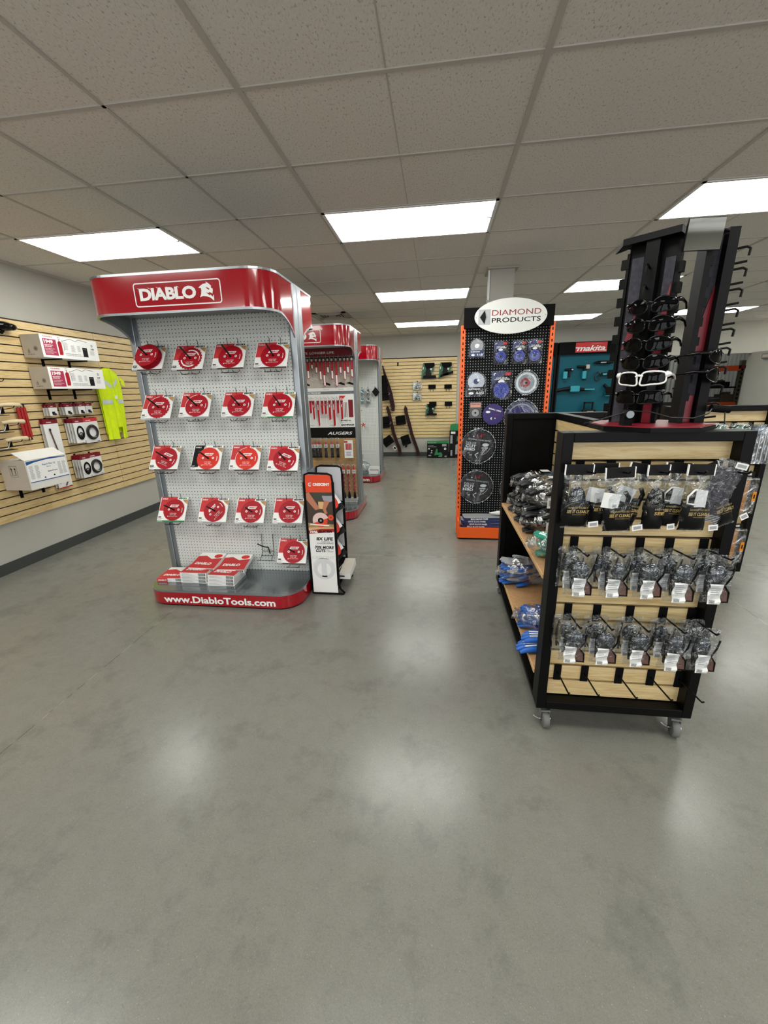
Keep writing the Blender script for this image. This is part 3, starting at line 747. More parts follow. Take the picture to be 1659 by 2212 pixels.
for ri, rw in enumerate(BL):
    for ci, p in enumerate(rw):
        if not p: continue
        x, z = p
        where = '%s row, %s from left' % (rowname[ri], colname[ci]) if ri < 4 else 'just above the metal deck'
        t = thing('carded_saw_disc', look_txt[(ri, ci)]+', '+where, 'saw blade', (x-.005, 2.868, z), 0, 'carded saw blades on the near gondola', rx=TILT)
        green = (ri, ci) in ((1, 3), (3, 0)); blk = (ri, ci) == (2, 1); ver = ri == 2 and ci in (1, 2)
        W, h_ = .117, .103; m_ = MB()
        m_.box(-W, W, .004, .008, -h_, h_, 0)
        f = .0033
        top = [(-W+.008, h_), (.03, h_), (.0, .02), (-W*.35, -.012), (-W*.98, -.012)] if not blk else [(-W+.008, h_), (-.03, h_), (-.05, .0), (-.06, -h_*.7), (-W*.98, -h_*.7)]
        m_.front(top, f, 1 if not blk else 2)
        m_.rect(.035, .105, h_-.016, h_-.004, f-.0004, 4 if green else 2); m_.text('7-1/4 IN - 40', .04, .1, h_-.013, h_-.007, f-.0008, 0, .02)
        m_.text('DIABLO', -W+.014, -W+.06, h_-.022, h_-.010, f-.0006, 0, .03)
        m_.front([(.07, h_-.02), (W, h_-.02), (W, h_-.06), (.09, h_-.04)], f, 5)
        m_.rect(-W, W, -h_, -h_+.012, f, 4 if green else (3 if ri % 2 else 6)); m_.text('FRAMING', -W+.005, -W+.045, -h_+.003, -h_+.009, f-.0005, 0, .02)
        if ri in (0, 2) and ci < 2: m_.rect(-W+.006, -W+.034, -h_+.030, -h_+.046, f-.0002, 2); m_.text('40T', -W+.010, -W+.030, -h_+.034, -h_+.042, f-.0006, 0, .03)
        else: m_.rect(-W+.006, -W+.03, -h_+.034, -h_+.044, f-.0002, 6)
        for q in range(3): m_.rect(-W+.006, -W+.05-.01*q, -h_+.028-.005*q, -h_+.030-.005*q, f, 3)
        if blk:
            for q in range(3): m_.front([(-.075+.008*q, .03-.035*q), (-.035+.008*q, .035-.035*q), (-.045+.008*q, .01-.035*q), (-.07+.008*q, .008-.035*q)], f-.0006, 0)
        m_.text('UPC', .02, .055, -h_+.018, -h_+.026, f, 3, 0)
        m_.build('card', ['white', 'cardred', 'ink', 'greyink', 'greenb', 'tan', 'brown'], t)
        nst = 5 if (ri, ci) == (0, 0) else 1
        bc, bz = (.012, -.004); rad = .090
        for q in range(nst):
            m_ = MB(); y1 = .0022-.010*q; y0 = y1-(.0022 if q == nst-1 else .004); tooth = (.0 if ci == 3 and ri == 1 else (.075 if ri in (1,) and ci == 0 or (ri, ci) == (0, 1) else .045))
            m_.disc(bc, bz, rad, y0, y1, 48 if tooth > .06 else 88, 0, tooth)
            f = y0-.0004
            if q == nst-1:
                rot = 48 if (ri, ci) == (3, 1) else (-22 if ri == 2 and ci in (0, 3) else 0)
                m_.T = Matrix.Translation((bc, 0, bz)) @ Matrix.Rotation(R(-rot), 4, 'Y')
                sk = .006; m_.front([(-.034-sk, .022), (.034-sk, .022), (.034+sk, .042), (-.034+sk, .042)], f, 1)
                m_.text('DIABLO', -.026, .03, .026, .038, f-.0006, 0, .05, .2)
                m_.text('ULTRA FINISH', -.028, .028, -.034, -.026, f, 1, 0); m_.text('7-1/4" - 40T', -.024, .024, -.046, -.038, f, 1, .02); m_.text('MAX RPM 10000', -.035, .04, -.056, -.051, f, 1, 0)
                m_.front([(-.046, -.058), (-.036, -.058), (-.041, -.049)], f, 1)
                m_.ring(-.042, .002, .004, .009, f, n=10, m=1); m_.ring(.040, .002, .004, .009, f, n=10, m=1)
                m_.ring(0, 0, .069, .073, f, -18, 14, 8, 1)
                if (ri, ci) == (0, 1): m_.ring(0, 0, .060, .069, f, 20, 110, 16, 1); m_.ring(0, 0, .060, .069, f, 190, 300, 16, 1)
                if (ri, ci) in ((1, 1), (2, 2), (1, 0)): m_.ring(0, 0, .086, .089, f, 95, 260, 20, 1)
                m_.ring(0, 0, .0, .008, f-.0006, n=16, m=2)
                m_.T = Matrix()
            m_.build('blade', ['orangered' if ver else 'bladered', 'white', 'darksteel'], t)
for ri, rw in enumerate(BL):
    for ci, p in enumerate(rw):
        if not p: continue
        x, z = p; where = 'of the blade card, %s row, %s from left' % (rowname[ri], colname[ci]) if ri < 4 else 'of the lone blade card above the deck'
        t = thing('wire_blade_holder', 'wire holder and peg '+where, 'hook', (x, 2.868, z), 0, 'wire blade holders on the near gondola')
        d = Vector((0, -.848, .53)); a = Vector((.008, -.006, .0))
        MB().tube([a+d*.0, a+d*.118], .0058, 8).build('peg', 'darksteel', t)
        m_ = MB()
        for sx in (-.03, .05):
            m_.tube([(sx, .040, .118), (sx, .050, .112), (sx, .052, .08), (sx, .030, -.03), (sx, .02, -.10), (sx, -.02, -.112), (sx, -.05, -.112), (sx, -.075, -.106), (sx, -.085, -.094)], .0022, 6)
        m_.tube([(-.045, -.055, -.111), (.065, -.055, -.111)], .0026, 6)
        m_.build('wire_frame', 'darksteel', t)
t = thing('wire_blade_holder', 'empty wire holder in the bottom row left of the lone saw blade', 'hook', (-1.345, 2.945, .33), 0, 'wire blade holders on the near gondola')
m_ = MB()
for sx in (-.05, .045): m_.tube([(sx, 0, .11), (sx, -.008, .10), (sx, -.02, -.04), (sx, -.08, -.085), (sx, -.12, -.07)], .0024, 6)
m_.tube([(-.05, -.02, -.03), (.045, -.02, -.03)], .0024, 6).tube([(-.05, -.045, -.06), (.045, -.045, -.06)], .0024, 6).tube([(-.06, -.085, -.083), (.07, -.085, -.083)], .0024, 6)
m_.build('wire_frame', 'darksteel', t)
MB().tube([(-.045, -.11, .065), (.0, -.09, .035), (.012, -.04, .01), (.012, -.02, -.05)], .005, 8).build('peg', 'darksteel', t)

# blade boxes on the near deck
def blade_box(x, y, z, label, rz=0., rx=0., w_=.215, d=.21, h_=.030, flat=False):
    t = thing('blade_box', label, 'box', (x, y, z), rz, 'red and white saw blade boxes on the gondola deck', rx=rx)
    m_ = MB().box(-w_/2, w_/2, -d/2, d/2, 0, h_, 0)
    f = -d/2-.0006
    m_.rect(w_*.2, w_*.46, h_*.15, h_*.85, f, 2)
    for q in range(9): m_.rect(w_*.22+q*.0055, w_*.22+q*.0055+.002, h_*.2, h_*.8, f-.0004, 0)
    for q in range(3): m_.rect(-w_*.44, w_*(.05-.1*q), h_*(.25+.2*q), h_*(.32+.2*q), f, 4)
    zt = h_+.0006
    m_.add([(-w_/2, -d/2, zt), (w_/2, -d/2, zt), (w_/2, d*.18, zt), (w_*.1, d*.1, zt), (-w_*.2, d*.3, zt), (-w_/2, d*.25, zt)], [(0, 1, 2, 3, 4, 5)], 1)
    r_ = text_mesh('DIABLO', .05, .2, 1)
    m_.add([(-.085+u*.14, -d/2+.045+v*.032, zt+.0005) for u, v in r_[0]], r_[1], 0)
    m_.add([(w_*.28+.034*math.cos(R(20*k)), d*.30+.026*math.sin(R(20*k)), zt+.0004) for k in range(18)], [tuple(range(18))], 3)
    if flat: m_.rect(-w_/2, -w_*.1, 0, h_, f-.0003, 1); m_.text('DIABLO', -w_*.46, -w_*.14, h_*.3, h_*.7, f-.0009, 0, .05, .2)
    m_.build('carton', ['white', 'cardred', 'ink', 'orangered', 'greyink'], t); return t
blade_box(-2.075, 2.78, .1225, 'single red and white blade box lying flat at the left end of the deck', rz=R(4), flat=True)
for k in range(3):
    blade_box(-1.865+.004*k, 2.775-.006*k, .1225+.031*k, 'blade box in the left stack, '+('bottom', 'middle', 'top')[k]+' one', rz=R(-1+k))
    blade_box(-1.63+.010*k, 2.745-.004*k, .1225+.031*k, 'blade box in the right stack, '+('bottom', 'middle', 'top')[k]+' one', rz=R(2-2*k))
blade_box(-1.82, 2.83, .219, 'blade box tipped up on the left stack against the pegboard', rx=R(12), rz=R(-2))
blade_box(-1.58, 2.82, .219, 'blade box tipped up on the right stack against the pegboard', rx=R(12), rz=R(3))

# middle gondola graphics and goods
PY = 5.16-.078
t = thing('printed_backing', 'printed backing panels behind the reciprocating blades and augers', 'poster', (-1.59, PY, 0))
m_ = MB().box(-.578, .578, 0, .004, .18, 2.03, 0); f = -.0008
m_.rect(-.578, .578, 1.935, 2.03, f, 1); m_.text('MORE CUTS. LONGER LIFE.', -.25, .36, 1.965, 1.99, f-.0006, 5, .02, .15)
m_.rect(-.578, .578, 1.56, 1.935, f, 6)
rr2 = random.Random(5)
for k in range(90):
    a, b = rr2.uniform(-.4, .5), rr2.uniform(1.6, 1.9); m_.front([(a, b), (a+.045, b-.02), (a+.046, b-.024), (a+.001, b-.004)], f-.0004, 5 if k % 2 else 7)
m_.rect(-.578, .578, 1.535, 1.575, f-.0002, 0)
for cx in (-.02, .24, .42, .53):
    m_.front([(cx-.05, 1.625), (cx+.045, 1.60), (cx+.05, 1.618), (cx+.0, 1.64)], f-.0008, 2); m_.text('METAL', cx-.04, cx+.03, 1.55, 1.56, f-.0008, 7, .0)
m_.rect(-.578, .578, 1.50, 1.535, f-.0004, 3); m_.text('CUTTING SOLUTIONS', -.30, .16, 1.508, 1.527, f-.001, 0, .04, .15)
m_.rect(-.578, .578, 1.10, 1.50, f-.0003, 0)
for cx in (-.16, .2): m_.rect(cx-.001, cx+.001, 1.11, 1.46, f-.0006, 7)
for cx in (-.3, -.0, .25): m_.text('WOOD', cx, cx+.05, 1.12, 1.132, f-.0007, 7, .02)
m_.rect(-.578, .578, .965, 1.10, f-.0005, 2)
m_.front([(-.3, .99), (-.578, .965), (-.578, 1.10), (-.2, 1.10), (-.16, 1.05)], f-.0008, 3)
m_.text('AUGERS', .215, .535, 1.008, 1.045, f-.0012, 0, .02, .25)
m_.rect(-.578, .578, .20, .965, f-.0006, 4)
for k in range(9): m_.rect(-.578, .578, .25+.08*k, .2515+.08*k, f-.0008, 8)
m_.rect(-.578, .578, .162, .20, f-.001, 0); m_.text('1/2"   3/4"   1"', .25, .52, .172, .180, f-.0014, 7, 0)
# the pictured bi-metal set card
m_.rect(.385, .575, 1.11, 1.485, f-.0012, 5); m_.rect(.50, .558, 1.22, 1.43, f-.0016, 1)
for k in range(5): m_.front([(.405+.017*k, 1.4), (.413+.017*k, 1.4), (.411+.018*k, 1.22), (.405+.017*k, 1.22)], f-.0016, 1 if k % 2 else 7)
m_.front([(.39, 1.48), (.47, 1.48), (.42, 1.42), (.39, 1.43)], f-.0016, 9)
m_.text('BI-METAL', .395, .53, 1.175, 1.19, f-.0016, 2, .05); m_.text('RECIP SET', .395, .55, 1.155, 1.167, f-.0016, 7, .0); m_.text('SAVINGS', .395, .565, 1.118, 1.14, f-.0016, 2, .06, .2)
m_.build('panel', ['paper', 'darkred', 'ink', 'greymetal', 'tan', 'white', 'cartgrey', 'greyink', 'brown', 'cardred'], t)
def recip(x, ztop, zbot, label, style):
    t = thing('sleeved_blade_pack', label, 'saw blade', (x, PY-.05, ztop), 0, 'hanging blades on the middle gondola')
    L = ztop-zbot
    if style == 0:
        MB().box(-.020, .020, -.004, .004, -.045, .01, 0).box(-.012, .012, -.0055, -.0045, -.035, -.008, 1).build('cap', ['ink', 'cartgrey'], t)
        m_ = MB(); m_.prism([(-.013, -.04), (.013, -.04), (.015, -L+.012), (.008, -L), (-.008, -L), (-.013, -L+.012)], -.006, .002, 0)
        m_.front([(-.009, -L*.6), (.010, -L*.6), (.011, -L+.014), (.004, -L+.005), (-.008, -L+.014)], -.0068, 1)
        m_.front([(-.007, -.06), (.005, -.06), (.006, -L*.55), (-.006, -L*.55)], -.0068, 2)
        m_.build('sleeve', ['bladered', 'paper', 'cardred'], t)
    else:
        m_ = MB().torus((0, -.004, -.01), .012, .004, 16, 6, 1); m_.prism([(-.015, -.02), (.015, -.02), (.015, -.05), (-.015, -.05)], -.005, .002, 0); m_.build('cap', ['darkred', 'paper'], t)
        m_ = MB().prism([(-.013, -.05), (.012, -.05), (.012, -L*.95), (-.004 if style == 2 else -.012, -L)], -.006, .0, 0)
        m_.prism([(.010, -L*.45), (.020, -L*.45), (.018, -L), (.0, -L)], -.003, .001, 1)
        m_.front([(-.006, -.07), (.002, -.07), (.004, -L*.4), (-.004, -L*.4)], -.0068, 1)
        m_.build('sleeve', ['bladered', 'paper'], t)
    return t
top = [(-1.553, 1.683), (-1.501, 1.792), (-1.449, 1.745), (-1.401, 1.665), (-1.356, 1.592), (-1.307, 1.743), (-1.257, 1.671), (-1.206, 1.588), (-1.153, 1.734), (-1.103, 1.662), (-1.063, 1.736), (-1.015, 1.688)]
for k, (x, zb) in enumerate(top): recip(x, 1.915, zb, 'blade in red sleeve with black cap in the upper row, %s from the left' % ORD[k], 0)
low = [(-1.554, 1.276), (-1.52, 1.199), (-1.46, 1.117), (-1.407, 1.263), (-1.363, 1.262), (-1.313, 1.191), (-1.261, 1.114), (-1.209, 1.27), (-1.162, 1.194)]
for k, (x, zb) in enumerate(low): recip(x, 1.45, zb, 'red-sleeved blade on a white ring in the lower row, %s from left' % ORD[k], 2 if k in (1, 2) else 1)
for k, (x, z, L) in enumerate([(x, 1.92, .05) for x, _ in top]+[(x, 1.455, .05) for x, _ in low]):
    t = thing('peg_hook', 'chrome peg hook of the %s blade from the left in the %s row' % (ORD[k % 12 if k < 12 else k-12], 'upper' if k < 12 else 'lower'), 'hook', (x, PY-.006, z), 0, 'peg hooks on the middle gondola')
    MB().tube([(0, 0, .0), (0, -.10, .002), (0, -.13, .02)], .0022, 6).build('peg', 'steel', t)
def auger(x, z0, z1, label, big):
    t = thing('auger_bit', label, 'drill bit', (x, PY-.03, z0), 0, 'auger bits on the middle gondola')
    L = z1-z0
    MB().box(-.020, .020, -.004, .004, L*.62 if not big else L*.74, L*.84 if not big else L*.86, 0).text('3/4', -.008, .008, L*.66 if not big else L*.77, L*.78 if not big else L*.83, -.0046, 1, .04).build('label_card', ['paper', 'ink'], t)
    MB().tube([(0, 0, L*(.84 if not big else .86)), (0, 0, L*.93), (0, 0, L)], [.014, .012, .003], 8).build('tip', 'cardred', t)
    if big:
        m_ = MB()
        for k in range(8):
            a = L*(.22+.52*k/8); m_.tube([(-.010 if k % 2 else .010, 0, a), (.010 if k % 2 else -.010, -.004, a+L*.065)], .008, 6)
        m_.tube([(0, 0, L*.15), (0, 0, L*.76)], .006, 8).build('spiral', 'bladered', t)
        MB().tube([(0, 0, 0), (0, 0, L*.1), (0, 0, L*.2)], [.019, .016, .009], 8).build('cap', 'ink', t)
    else:
        MB().box(-.016, .016, -.006, .006, L*.02, L*.60).build('spiral', 'ink', t)
        MB().box(-.020, .020, -.008, .008, 0, L*.06).build('cap', 'black', t)
    MB().pillow(-.026, .026, -.01, L+.05, 0, .010, 4, 8, 0, .5, int(L*100)+int(x*100)).build('bag', 'film2', t)
    return t
for k, x in enumerate((-1.565, -1.522, -1.476, -1.400, -1.319, -1.248)): auger(x, .726, .925, 'short auger bit bagged in the upper auger row, %s from the left' % ORD[k], False)
for k, x in enumerate((-1.50, -1.44, -1.38, -1.32, -1.26, -1.19, -1.125, -1.052)): auger(x, .192, .63, 'long red auger bit bagged in the lower row, %s from the left' % ORD[k], True)
t = thing('auger_set', 'white boxed set of red bits hanging right in the upper auger row', 'bit set', (-1.105, PY-.03, .72), 0)
m_ = MB().box(-.055, .055, -.012, .006, 0, .22, 0).rect(-.04, .04, .1, .185, -.0128, 1)
for q in range(4): m_.rect(-.035+.02*q, -.022+.02*q, .105, .175, -.0135, 2)
for q in range(4): m_.rect(-.035, .03, .03+.014*q, .035+.014*q, -.0128, 3)
m_.rect(-.055, -.01, .19, .215, -.0128, 2)
m_.build('box', ['paper', 'greyink', 'cardred', 'bluep'], t)

# far gondola leftovers
PY3 = 7.32-.075
for k, (x, z, c) in enumerate(((-1.29, 1.515, 'tealt'), (-1.19, 1.512, 'darksteel'), (-1.295, 1.375, 'tealt'), (-1.192, 1.372, 'darksteel'))):
    t = thing('blister_pack', '%s blister pack on the far gondola, %s %s' % ('green' if c == 'tealt' else 'grey', ('upper', 'upper', 'lower', 'lower')[k], ('left', 'right')[k % 2]), 'pack', (x, PY3-.03, z), 0, 'small blister packs on the far gondola')
    MB().ball((0, 0, .018), .020, .014, .026, 10, 6).ball((0, -.004, -.03), .026, .016, .026, 10, 6).build('part', c, t)
    MB().box(-.022, .022, -.018, -.014, -.012, .004).build('label_card', 'paper', t)
    MB().prism([(-.03, -.065), (.03, -.065), (.03, .02), (.015, .05), (-.015, .05), (-.03, .02)], -.022, .016).build('shell', 'blister', t)
for k, (x, z) in enumerate(((-1.29, 1.58), (-1.19, 1.577), (-1.295, 1.44), (-1.19, 1.44), (-1.066, 1.585), (-1.315, 1.20))):
    t = thing('peg_hook', ('silver peg hook above a blister pack on the far gondola, %s' % ORD[k]) if k < 4 else ('silver peg hook above the black pad', 'empty silver peg hook on the bare far pegboard')[k-4], 'hook', (x, PY3, z), 0, 'peg hooks on the far gondola')
    MB().tube([(-.012, 0, 0), (-.012, -.01, .012), (0, -.012, .006), (0, -.09, .0), (.012, -.12, .012)], .003, 6).build('peg', 'darksteel', t)
t = thing('sanding_pad', 'black square pad hanging by its corner on the far gondola', 'pad', (-1.056, PY3-.04, 1.505), 0)
MB().prism([(0, .085), (.066, .0), (0, -.075), (-.066, .01)], -.006, .006).prism([(0, .07), (.054, .0), (0, -.062), (-.054, .01)], -.010, -.006).build('pad', 'ink', t, bevel=.003)
t = thing('red_clip', 'small red and white clip on the far gondola pegboard', 'clip', (-1.295, PY3-.03, .93), 0)
m_ = MB()
for q in range(5):
    a = R(90+72*q); m_.tube([(0, 0, .03), (.04*math.cos(a), -.01, .03+.035*math.sin(a))], .008, 6)
m_.build('head', 'cardred', t); MB().tube([(0, 0, .02), (-.005, -.005, -.03), (.02, -.01, -.05)], .006, 6).build('stem', 'white', t)
t = thing('black_carton', 'open black and white carton on the far gondola deck', 'carton', (-1.10, 7.02, .1225), 0)
MB().box(-.09, .09, -.06, -.055, 0, .07).box(-.09, .09, .055, .06, 0, .13).box(-.09, -.085, -.06, .06, 0, .10).box(.085, .09, -.06, .06, 0, .10).box(-.09, .09, -.06, .06, 0, .004).build('carton', 'paper', t)
MB().box(-.08, .08, -.05, .05, .005, .06).build('contents', 'ink', t)
t = thing('plastic_bag', 'crumpled clear bag slumped on the far gondola deck', 'bag', (-1.28, 7.10, .1225), 0)
MB().ball((0, 0, .10), .10, .07, .10, 14, 10, 0, .16, random.Random(2)).tube([(0, 0, .18), (-.03, 0, .26), (-.05, .01, .33)], [.03, .02, .035], 8).build('bag', 'blister', t)
MB().box(-.1, .04, -.04, .03, 0, .05).build('contents', 'greyink', t)

# ------------------------------------------------------------------ narrow blade stand beside the near gondola
t = thing('blade_stand', 'narrow black-framed blade stand with orange header beside the near gondola', 'display stand', (-.85, 2.80, 0))
SD = .31
for k, y in enumerate((0, SD)):
    m_ = MB()
    m_.tube([(-.105, y, .02), (-.105, y, .90), (-.10, y, .955), (-.07, y, .967), (.07, y, .962), (.098, y, .95), (.105, y, .90), (.105, y, .10), (.118, y, .05), (.150, y, .018), (.14, y, .008), (-.10, y, .008), (-.105, y, .02)], .008, 8)
    m_.box(-.116, -.098, y-.006, y+.006, .03, .90).box(.097, .115, y-.006, y+.006, .08, .90)
    m_.build('tube_frame', 'black', t)
m_ = MB().box(-.098, .098, -.004, .004, .018, .955, 0); f = -.0048
m_.rect(-.098, .098, .825, .955, f, 1)
m_.text('CRESCENT', -.042, .082, .874, .894, f-.0005, 0, .05); m_.ring(-.062, .884, .010, .0145, f-.0005, 60, 300, 16, 0); m_.rect(-.0635, -.0595, .872, .896, f-.0005, 0); m_.rect(-.07, -.052, .893, .897, f-.0005, 0)
m_.rect(-.098, .098, .545, .825, f, 2)
m_.front([(-.098, .56), (.098, .545), (.098, .58), (-.098, .59)], f-.0004, 5)
m_.rect(-.098, .098, .535, .556, f-.0006, 9)
m_.front([(-.05, .825), (.06, .825), (.03, .77), (-.03, .765)], f-.0004, 10)
m_.front([(-.098, .82), (-.075, .825), (-.02, .735), (.0, .70), (-.035, .69), (-.06, .72), (-.098, .77)], f-.0006, 3)
m_.front([(.02, .80), (.098, .80), (.098, .76), (.07, .75), (.03, .765)], f-.0006, 4)
m_.front([(.035, .765), (.075, .755), (.045, .70), (.055, .665), (.035, .66), (.02, .70)], f-.0007, 3)
m_.rect(-.01, .03, .70, .755, f-.0005, 9)
m_.ring(.0, .61, .0, .052, f-.0010, n=24, m=1); m_.ring(.0, .61, .022, .062, f-.0012, 20, 200, 20, 11); m_.ring(0, .61, 0, .022, f-.0016, n=20, m=6); m_.ring(0, .61, 0, .008, f-.002, n=12, m=8)
m_.front([(-.085, .575), (.06, .567), (.065, .575), (-.08, .585)], f-.0014, 0); m_.ring(.078, .635, .006, .022, f-.0014, n=14, m=1)
m_.front([(-.098, .505), (.098, .522), (.098, .548), (.0, .545), (-.098, .53)], f-.0018, 7)
m_.text('NAIL', -.088, -.028, .512, .530, f-.0022, 0, .05, .15); m_.text('SLICER', -.026, .082, .516, .534, f-.0022, 6, .05, .15)
m_.text('8X LIFE', -.045, .085, .452, .478, f, 6, .04, .15); m_.text('COMPARED TO', -.01, .085, .437, .444, f, 6, .01, .1); m_.text('STANDARD BLADES', -.045, .085, .425, .433, f, 6, .02, .1)
m_.rect(-.045, .085, .418, .419, f, 8)
m_.text('70% MORE', -.062, .087, .383, .408, f, 6, .04, .15); m_.text('CUTS', -.055, .02, .357, .380, f, 6, .04, .15); m_.text('PER', .028, .052, .371, .378, f, 6, .0); m_.text('CHARGE', .028, .082, .359, .366, f, 6, .0)
m_.ring(0, .215, .055, .085, f, n=30, m=12); m_.ring(0, .215, .088, .094, f, 20, 160, 20, 12); m_.text('CRESCENT', -.085, .085, .30, .325, f, 12, .02); m_.rect(-.02, .02, .15, .27, f, 12)
m_.build('front_graphic', ['white', 'orangep', 'brown', 'skin', 'sleeve', 'tan', 'ink', 'beltred', 'greyink', 'woodedge', mat('printed_green', '#3c4034', .6), mat('printed_pink', '#e3c3bd', .5), mat('faint_grey', '#dadadb', .5)], t)
MB().box(-.098, .098, SD-.004, SD+.004, .018, .955).build('rear_panel', mat('pale_panel', '#cfcfd6', .5), t)
MB().box(-.116, -.108, 0, SD, .02, .955).build('back_panel', 'greymetal', t)
for k, z in enumerate((.66, .46, .27, .17, .07)):
    MB().add([(-.10, .006, z+.03), (.10, .006, z-.03), (.10, SD-.006, z+.02), (-.10, SD-.006, z+.06)], [(0, 1, 2, 3)]).add([(-.10, .006, z+.025), (.10, .006, z-.035), (.10, SD-.006, z+.015), (-.10, SD-.006, z+.055)], [(3, 2, 1, 0)]).box(.096, .10, .006, SD-.006, z-.02, z+.0).build('shelf', 'blackm', t)
for k, z in enumerate((.70, .50, .31)):
    t = thing('blade_pack', 'orange blade card on the %s shelf of the narrow stand' % ORD[k], 'saw blade', (-.80, 2.97, z), R(75), 'blade cards on the narrow stand', rx=R(-38))
    MB().box(-.11, .11, 0, .004, -.08, .10, 0).rect(-.11, .11, -.08, -.03, -.0006, 1).build('card', ['paper', 'ink'], t)
    MB().disc(0, .015, .07, -.004, -.001, 60, 0, .05).ring(0, .015, 0, .012, -.0045, n=12, m=1).build('blade', ['orangered', 'white'], t)
t = thing('blade_carton', 'white carton sticking out at the bottom of the narrow stand', 'carton', (-.75, 2.975, .115), R(0), None, rx=R(6))
MB().box(-.09, .085, -.11, .13, 0, .055, 0).rect(.0, .04, .02, .032, -.1106, 1).add([(-.09, -.11, .0556), (.085, -.11, .0556), (.085, .13, .0556), (-.09, .13, .0556)], [(0, 1, 2, 3)], 2).build('carton', ['paper', 'ink', 'cartgrey'], t)

# ------------------------------------------------------------------ orange and black rack with diamond blades
DX, DY = .642, 4.27
t = thing('diamond_blade_rack', 'tall black pegboard rack with orange slotted uprights and an oval white sign', 'display stand', (DX, DY, 0))
for sx in (-1, 1):
    x = sx*.408
    m_ = MB().box(x-.02, x+.02, -.015, .055, .02, 2.10, 0)
    z = .30
    while z < 2.06: m_.box(x-.005, x+.005, -.0165, -.014, z, z+.024, 1); z += .0508
    m_.build('upright', ['orange', 'black'], t)
MB().box(-.388, .388, .010, .020, .20, 2.08).build('pegboard', 'pegb', t)
MB().box(-.405, .41, -.030, .03, 2.065, 2.245).build('header_board', 'blackm', t, bevel=.004)
m_ = MB(); n = 48; pts = [(.015+.325*math.cos(2*math.pi*k/n), 2.158+.152*math.sin(2*math.pi*k/n)) for k in range(n)]
m_.prism(pts, -.046, -.034, 0); f = -.0468
m_.text('DIAMOND', -.152, .285, 2.165, 2.212, f, 1, .0); m_.text('PRODUCTS', -.152, .285, 2.105, 2.145, f, 2, .012)
m_.rect(-.275, -.165, 2.09, 2.222, f, 3)
for k in range(16): m_.rect(-.275, -.165, 2.094+.008*k, 2.0955+.008*k, f-.0004, 4)
m_.front([(-.262, 2.155), (-.218, 2.215), (-.205, 2.155), (-.218, 2.095)], f-.0008, 2)
m_.front([(-.213, 2.205), (-.190, 2.155), (-.213, 2.105), (-.205, 2.155)], f-.0008, 4)
for cx in (-.295, .325): m_.ring(cx, 2.155, 0, .006, f, n=10, m=3)
m_.build('oval_sign', [mat('sign_white', '#dcdbd7', .5), mat('sign_red', '#8e1f22', .5), 'ink', mat('sign_grey', '#b5b6b8', .5), 'greyink'], t)
MB().box(-.40, .40, -.17, .05, .05, .115, 0).box(-.40, .40, -.175, -.165, .02, .135, 0).box(-.42, -.40, -.165, .05, .02, .20, 0).box(.40, .42, -.165, .05, .02, .20, 0).build('base_shelf', 'orange', t)
MB().box(-.40, .40, -.15, .04, 0, .05).build('plinth', 'black', t)
F0 = DY+.008
def dpack(name, label, x, z, fn):
    t = thing(name, label, 'blade pack', (x, F0, z), 0, 'packaged diamond tools on the orange rack'); fn(t); return t
def arch(w_, h_, c1, c2, lab):
    def fn(t):
        pts = [(-w_/2, -h_/2), (w_/2, -h_/2)]+[(w_/2*math.cos(R(a)), h_*.06+w_*.5*math.sin(R(a))) for a in range(0, 181, 15)]
        MB().prism(pts, -.035, -.008).build('shell', 'clear', t)
        MB().disc(0, h_*.10, w_*.40, -.022, -.018, 40, 0, .04).ring(0, h_*.10, 0, w_*.13, -.0226, n=20, m=1).ring(w_*.1, h_*.14, 0, w_*.06, -.0230, n=14, m=2).build('blade', [c1, c2, 'white'], t)
        m_ = MB().box(-w_*.44, w_*.44, -.024, -.020, -h_*.46, -h_*.12, 0)
        m_.text('SUPREME', -w_*.36, w_*.2, -h_*.22, -h_*.17, -.0246, 2, .03); m_.ring(-w_*.22, -h_*.36, 0, w_*.12, -.0246, n=18, m=2, rz=.5); m_.text('4-1/2', w_*.0, w_*.38, -h_*.40, -h_*.30, -.0246, 2, .03)
        m_.build('label_card', [lab, 'ink', 'white'], t)
        MB().box(-w_*.2, w_*.2, -.025, -.015, h_*.36, h_*.47).build('hang_tab', 'clear', t)
    return fn
